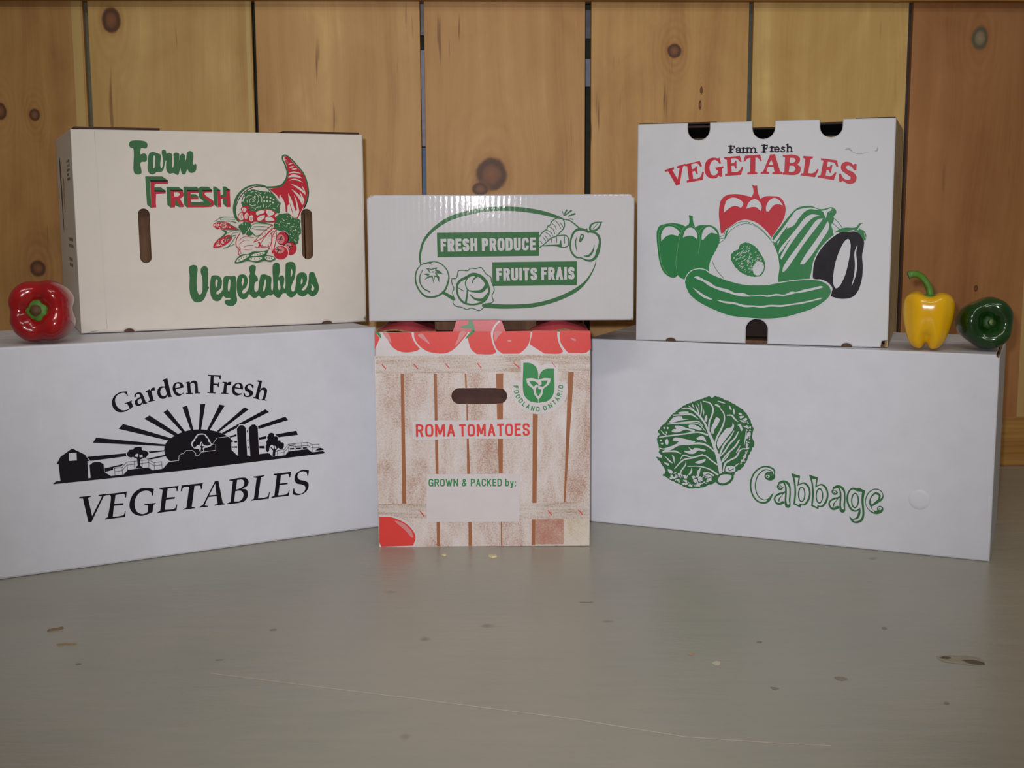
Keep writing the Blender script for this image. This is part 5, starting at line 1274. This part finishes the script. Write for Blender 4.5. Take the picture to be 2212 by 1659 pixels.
panel('front_panel', out, [], .0045, (WG, KEDGE), c, r=.0018)
KT = NT('shaded_tan_side'); ff = KT.noise(KT.scale(KT.co, (50, 50, 20)), 1, 4, .7)  # kraft-like tan: this side's shade and wood-reflected light are in the colour
KT = KT.fin(KT.ramp(ff, [(.3, srgb(176, 154, 118)), (.7, srgb(206, 184, 146))]), .7, Specular_IOR_Level=.25)
side('side_panel', 0, .002, D-.004, H, (WG, KEDGE), c, -1)
side('side_panel', W, .002, D-.004, H, (KT, KEDGE), c, 1, None, [slot(.11, .190, .010, .040), slot(.20, .19, .008, .05), slot(.11, .03, .012, .03)])
b = panel('back_panel', [(0, 0), (W, 0), (W, H), (0, H)], [], .004, (WG, KEDGE), c, r=.0015); b.rotation_euler = (0, 0, PI); b.location = (W, D, 0)
block('bottom_panel', (.004, .005, 0, W-.004, D-.004, .004), KRAFT, c)
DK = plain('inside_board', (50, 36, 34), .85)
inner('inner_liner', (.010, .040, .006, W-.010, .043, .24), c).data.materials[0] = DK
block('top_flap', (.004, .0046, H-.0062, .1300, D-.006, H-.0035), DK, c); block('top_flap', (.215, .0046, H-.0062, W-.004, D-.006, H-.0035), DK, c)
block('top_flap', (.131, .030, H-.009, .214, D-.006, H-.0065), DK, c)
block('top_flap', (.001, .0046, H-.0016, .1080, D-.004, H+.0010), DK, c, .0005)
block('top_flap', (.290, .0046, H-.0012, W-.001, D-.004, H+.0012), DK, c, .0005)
print_on('UR', c, inker(WG, .48, 0, .4))

# --- tomato carton
WT = paper((214, 206, 210), .38, 0, .45)
c = thing('tomato_carton', 'square tomato carton printed like a wooden crate, on the floor in the middle', 'carton', (-.1819, 1.6324, 0), -.0001)
W, H, D = .2862, .2929, .25
panel('front_panel', [(0, 0), (W, 0), (W, H), (0, H)], [slot(.1382, .2068, .0745, .0215)], .004, (WT, KEDGE), c, r=.0018)
carton_walls(c, W, H-.002, D, (WT, KEDGE))
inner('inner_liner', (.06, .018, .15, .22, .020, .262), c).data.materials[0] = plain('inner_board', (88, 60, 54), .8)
TR = paper((222, 62, 56), .30, 0, .5, 'ink'); TP = paper((206, 84, 92), .34, 0, .6, 'ink'); TG = paper((70, 128, 84), .34, 0, .6, 'ink'); TW = WT
# locking tab folded up in front of the carton above
tabo = [(.1030, H-.0015), (.1745, H-.0015), (.1690, .3066), (.1662, .3085), (.1105, .3085), (.1082, .3070)]
tb = panel('lock_tab', tabo, [], .0022, (TP, KEDGE), c, r=.0004); tb.location = (0, .0006, 0)
def lay(name, items, parent, dy):
    V = []; F = []; I = []; mats = []
    for lev, (m, P) in enumerate(items):
        if m not in mats: mats.append(m)
        b = len(V); V += [(p[0], -dy-lev*1e-5, p[1]) for p in P]
        for tri in tessellate_polygon([[Vector((p[0], p[1], 0)) for p in P]]): F.append(tuple(b+q for q in tri)); I.append(mats.index(m))
    return obj(name, V, F, mats, parent, I)
tx = lambda x: (x-127)*.0000872; tz = lambda y: H+(253-y)*.00009
def tp(*q, sm=True):
    P = [(tx(a)*1e4, tz(b)*1e4) for a, b in q]
    return [(a/1e4, b/1e4) for a, b in (_spl(P, True) if sm else P)]
def tstroke(w, *q):
    P = _spl([(tx(a)*1e4, tz(b)*1e4, w*.88) for a, b in q], False)
    L = _stroke(P, caps=False); return [[(a/1e4, b/1e4) for a, b in s] for s in L]
items = [(TG, tp((1425, 180), (1480, 160), (1550, 140), (1560, 80), (1610, 80), (1625, 130), (1650, 190), (1640, 245), (1590, 245), (1600, 205), (1520, 205)))]
lay('leaf_printing', items, c, -.0003); items = []
items += [(TW, s) for s in tstroke(28, (2030, 95), (1970, 150), (1925, 230), (1915, 262))]
lay('stripe_printing', items, c, -.0003)
# top flaps bulging up under the carton above
def bulge(name, u0, u1, peak, lo, hi):
    N = 22; rows = [(.0045, lo), (.014, [(a*.65+b*.35) for a, b in zip(lo, hi)]), (.028, hi), (.09, [v*.9 for v in hi]), (.11, [v*.35 for v in hi])]
    def hgt(t, prof):
        k = t*(len(prof)-1); i = min(int(k), len(prof)-2); return prof[i]+(prof[i+1]-prof[i])*(k-i)
    th = .0022; V = []; F = []; I = []
    for layer in (0, 1):
        for y, prof in rows:
            for i in range(N+1): t = i/N; V.append((u0+(u1-u0)*t, y, H-.0006+hgt(t, prof)-(th if layer else 0)))
    M = N+1; K = len(rows)*M
    for r in range(len(rows)-1):
        for i in range(N):
            a = r*M+i; F.append((a, a+1, a+M+1, a+M)); I.append(0); F.append((K+a, K+a+M, K+a+M+1, K+a+1)); I.append(1)
    for i in range(N): F.append((i, K+i, K+i+1, i+1)); I.append(1)
    for r in range(len(rows)-1):
        a = r*M; F.append((a, a+M, K+a+M, K+a)); I.append(1); a += N; F.append((a, K+a, K+a+M, a+M)); I.append(1)
    return obj(name, V, F, (TP, KEDGE), c, I, False)
mm = lambda *v: [q/1000 for q in v]
bulge('top_flap', .0015, .081, .5, mm(.5, 1.6, 3.8, 4.2, 3.8, 1.8, .6, .9, 1.6, 1.4, 1.2), mm(.8, 5.2, 8.6, 10.6, 12.4, 13.2, 12.0, 8.8, 6.0, 3.6, 1.0))
bulge('top_flap', .207, .2845, .5, mm(1.2, 2.2, 1.6, 1.2, 1.8, 3.2, 3.8, 2.4, 1.2, .9, .6), mm(1.5, 5.4, 8.4, 10.6, 12.6, 13.2, 11.6, 9.6, 7.2, 4.4, 1.2))
inner('top_flap', (.075, .012, H-.004, .215, .10, H-.0015), c)
inner('inner_liner', (.078, .035, H-.001, .215, .037, H+.0125), c)
print_on('T', c, inker(WT, .38, 0, .45), holes=[slot(.1382, .2068, .0745, .0215)])

# --- middle upper carton
WM = paper((199, 196, 201), .58, .00003, .3, 'paper', .38)
c = thing('produce_carton', 'low white carton with green oval fruit and vegetable print, on the tomato carton', 'carton', (-.1894, 1.6372, .3065), .018)
W, H, D = .3519, .1663, .21
panel('front_panel', [(0, .002), (.0012, 0), (W-.004, 0), (W-.0018, .0024), (W, .001), (W, H-.007), (W-.005, H-.0005), (W-.009, H), (.009, H), (.006, H-.0022), (.0025, H-.0024), (0, H-.007)], [], .0045, (WM, KEDGE), c, r=.0022)
carton_walls(c, W, H-.004, D, (WM, KEDGE))
block('top_flap', (.004, .005, H-.0040, W-.004, D/2-.001, H-.0008), WM, c, .0006); block('top_flap', (.004, D/2+.001, H-.0040, W-.004, D-.004, H-.0008), WM, c, .0006)
print_on('MB', c, inker(WM, .58, .00003, .3, .38))

# ------------------------------------------------------------------ bell peppers
def pepper_skin(name, c0, c1, rough=.20, sss=0):
    n = NT(name); f = n.noise(n.scale(n.co, (30, 30, 12)), 1, 3, .5)
    return n.fin(n.ramp(f, [(.3, srgb(*c0)), (.7, srgb(*c1))]), rough, n.bump(n.noise(n.scale(n.co, (35, 35, 35)), 1, 2), .0009), Specular_IOR_Level=.55, Coat_Weight=.35, Coat_Roughness=.08)
def pepper_mesh(R, Ht, lobes, groove, cleft, seed, ph=0.0, taper=.0):
    prof = [(0, .70), (.08, .68), (.17, .69), (.26, .74), (.37, .86), (.50, .96), (.64, 1.0), (.78, .97), (.90, .86), (.97, .68), (1.0, .45), (1.0, .2), (.985, -.05), (.96, -.3), (.92, -.52), (.84, -.72), (.72, -.87), (.57, -.965), (.42, -1.0), (.28, -.96), (.16, -.88), (.07, -.82), (0, -.80)]
    if taper > .1: prof = [(0, .80), (.08, .79), (.17, .80), (.27, .84), (.38, .90), (.50, .95), (.64, .98), (.78, .965), (.90, .91), (.975, .80), (1.0, .62), (1.0, .40), (.99, .15), (.97, -.12), (.94, -.4), (.88, -.65), (.78, -.83), (.63, -.95), (.46, -1.0), (.30, -.96), (.17, -.88), (.07, -.82), (0, -.80)]
    rd = random.Random(seed); lob = [rd.uniform(.92, 1.07) for _ in range(lobes)]; A = 72; V = []; F = []
    for k, (r, z) in enumerate(prof):
        if k in (0, len(prof)-1): V.append((0, 0, z*Ht/2)); continue
        low = max(0, -z)
        for i in range(A):
            a = 2*PI*i/A; u = (a+ph)/(2*PI)*lobes
            s = abs(math.cos(PI*u)) ** 2            # 1 in the groove
            gdep = groove*(s ** 3.0)*min(1, r*1.6)
            li = lob[int(u+.5) % lobes]*(1-(abs((u+.5) % 1-.5)*2)**4)+1*(abs((u+.5) % 1-.5)*2)**4
            rr = R*r*(1-gdep-cleft*low*s**2.5*.9)*(1+(li-1)*.6)*(1-taper*max(0, -z+.2)*.5)
            zz = z*Ht/2
            if z > .6 and r > .25: zz -= Ht*.06*s
            if z < -.6: zz += Ht*cleft*.35*s**2*min(1, r*3)*(1 if r > .1 else 0)
            V.append((rr*math.cos(a), rr*math.sin(a), zz))
    n = len(prof)-2
    F += [(0, 1+i, 1+(i+1) % A) for i in range(A)]
    for k in range(n-1): F += [(1+k*A+i, 1+(k+1)*A+i, 1+(k+1)*A+(i+1) % A, 1+k*A+(i+1) % A) for i in range(A)]
    L = len(V)-1; b = 1+(n-1)*A; F += [(b+i, L, b+(i+1) % A) for i in range(A)]
    return V, F
def tube(P, rad, n=12, ridg=0.0):
    V = []; F = []; up = Vector((.3, .9, .2))
    for k, p in enumerate(P):
        a = Vector(P[max(0, k-1)]); b = Vector(P[min(len(P)-1, k+1)]); d = (b-a).normalized(); s = d.cross(up).normalized(); t = s.cross(d)
        for i in range(n):
            an = 2*PI*i/n; r = rad[k]*(1+ridg*math.cos(an*5)); q = Vector(p)+s*r*math.cos(an)+t*r*math.sin(an); V.append(tuple(q))
    for k in range(len(P)-1): F += [(k*n+i, k*n+(i+1) % n, (k+1)*n+(i+1) % n, (k+1)*n+i) for i in range(n)]
    F.append(tuple(reversed(range(n)))); b = (len(P)-1)*n; F.append(tuple(range(b, b+n)))
    return V, F
def bell_pepper(label, rest, loc, rot, R, Ht, lobes, groove, cleft, seed, ph, skin, stem, stemmat, cutmat, group='bell peppers on top of the cartons', taper=0, subd=1):
    t = thing('bell_pepper', label, 'pepper', (0, 0, 0), 0, group)
    V, F = pepper_mesh(R, Ht, lobes, groove, cleft, seed, ph, taper); V0 = V
    o = obj('flesh', V, F, skin, t, None, True)
    md = o.modifiers.new('sub', 'SUBSURF'); md.levels = subd; md.render_levels = subd
    # star-shaped cap of the stem
    n = 40; z0 = Ht/2*(.80 if taper > .1 else .70); V = []; F = []
    for k, (r, dz) in enumerate([(.1, .004), (.55, .0035), (.85, .002), (1.0, .0002), (.95, -.0015)]):
        for i in range(n):
            a = 2*PI*i/n; rr = stem['cap']*r*(1+(.04*math.cos(a*lobes+1)+.06*math.cos(a*7+.5)+.03*math.sin(a*11))*(r > .8)); V.append((rr*math.cos(a), rr*math.sin(a), z0+dz+(rr/R)**2*.05*Ht))
    for k in range(4): F += [(k*n+i, (k+1)*n+i, (k+1)*n+(i+1) % n, k*n+(i+1) % n) for i in range(n)]
    cp = obj('calyx', V, F, stemmat, t, None, True)
    V, F = tube(stem['path'](z0), stem['rad'], 14, .05)
    st = obj('stem', V, F, (stemmat, cutmat), t, [0]*(len(F)-1)+[1], True)
    loc = (loc[0], loc[1], rest-min((rot @ Vector(p)).z for p in V0)+.0008)
    t.location = loc; t.rotation_mode = 'QUATERNION'; t.rotation_quaternion = rot
    return t
def aim(direction, roll=0.0):
    return Vector(direction).to_track_quat('Z', 'Y') @ Matrix.Rotation(roll, 3, 'Z').to_quaternion()
STG = plain('green_stem', (82, 128, 44), .5, .4, .15, 60); CUT = plain('cut_stem', (98, 72, 48), .7); CUTY = plain('cut_stem_pale', (120, 140, 90), .7)
RED = pepper_skin('red_pepper_skin', (140, 3, 14), (168, 6, 18)); YEL = pepper_skin('yellow_pepper_skin', (226, 168, 0), (240, 186, 4)); GRN = pepper_skin('green_pepper_skin', (14, 48, 10), (24, 66, 14))
stub = lambda L, bend=0: (lambda z0: [(0, 0, z0-.004), (bend*.3, 0, z0+L*.4), (bend*.7, 0, z0+L*.8), (bend, 0, z0+L)])
def pepper_hook(z0):
    P = [(0, 0, -.003), (.0005, 0, .006), (-.002, 0, .013), (-.006, .001, .020), (-.0115, .002, .0262), (-.0180, .002, .0292), (-.0245, .002, .0292), (-.0290, .002, .0275)]
    return [(a, b, z0+cc) for a, b, cc in P]
bell_pepper('shiny red bell pepper lying on the left carton with its cut stem forward', .2901, (-.591, 1.562, 0), aim((.04, -1, .10), .55), .0412, .076, 4, .10, .32, 3, .5, RED,
            dict(cap=.0135, path=stub(.007), rad=[.0075, .0068, .0070, .0072]), STG, CUT)
bell_pepper('yellow bell pepper standing upright with a curved green stem, at right', .2694, (.5425, 1.608, 0), Matrix.Rotation(.04, 3, 'Y').to_quaternion(), .0335, .0745, 4, .045, .34, 5, .325, YEL,
            dict(cap=.0105, path=pepper_hook, rad=[.0052, .0047, .0042, .0041, .0042, .0044, .0048, .0052]), STG, CUTY, taper=.22)
bell_pepper('dark green bell pepper lying on the right carton behind the yellow one', .2694, (.6170, 1.612, .2694+.0330), aim((-.14, -1, .10), .2), .0350, .082, 3, .08, .22, 9, .3, GRN,
            dict(cap=.0085, path=stub(.006, .002), rad=[.004, .0035, .0035, .0038]), plain('dark_green_stem', (36, 72, 24), .5), CUTY)
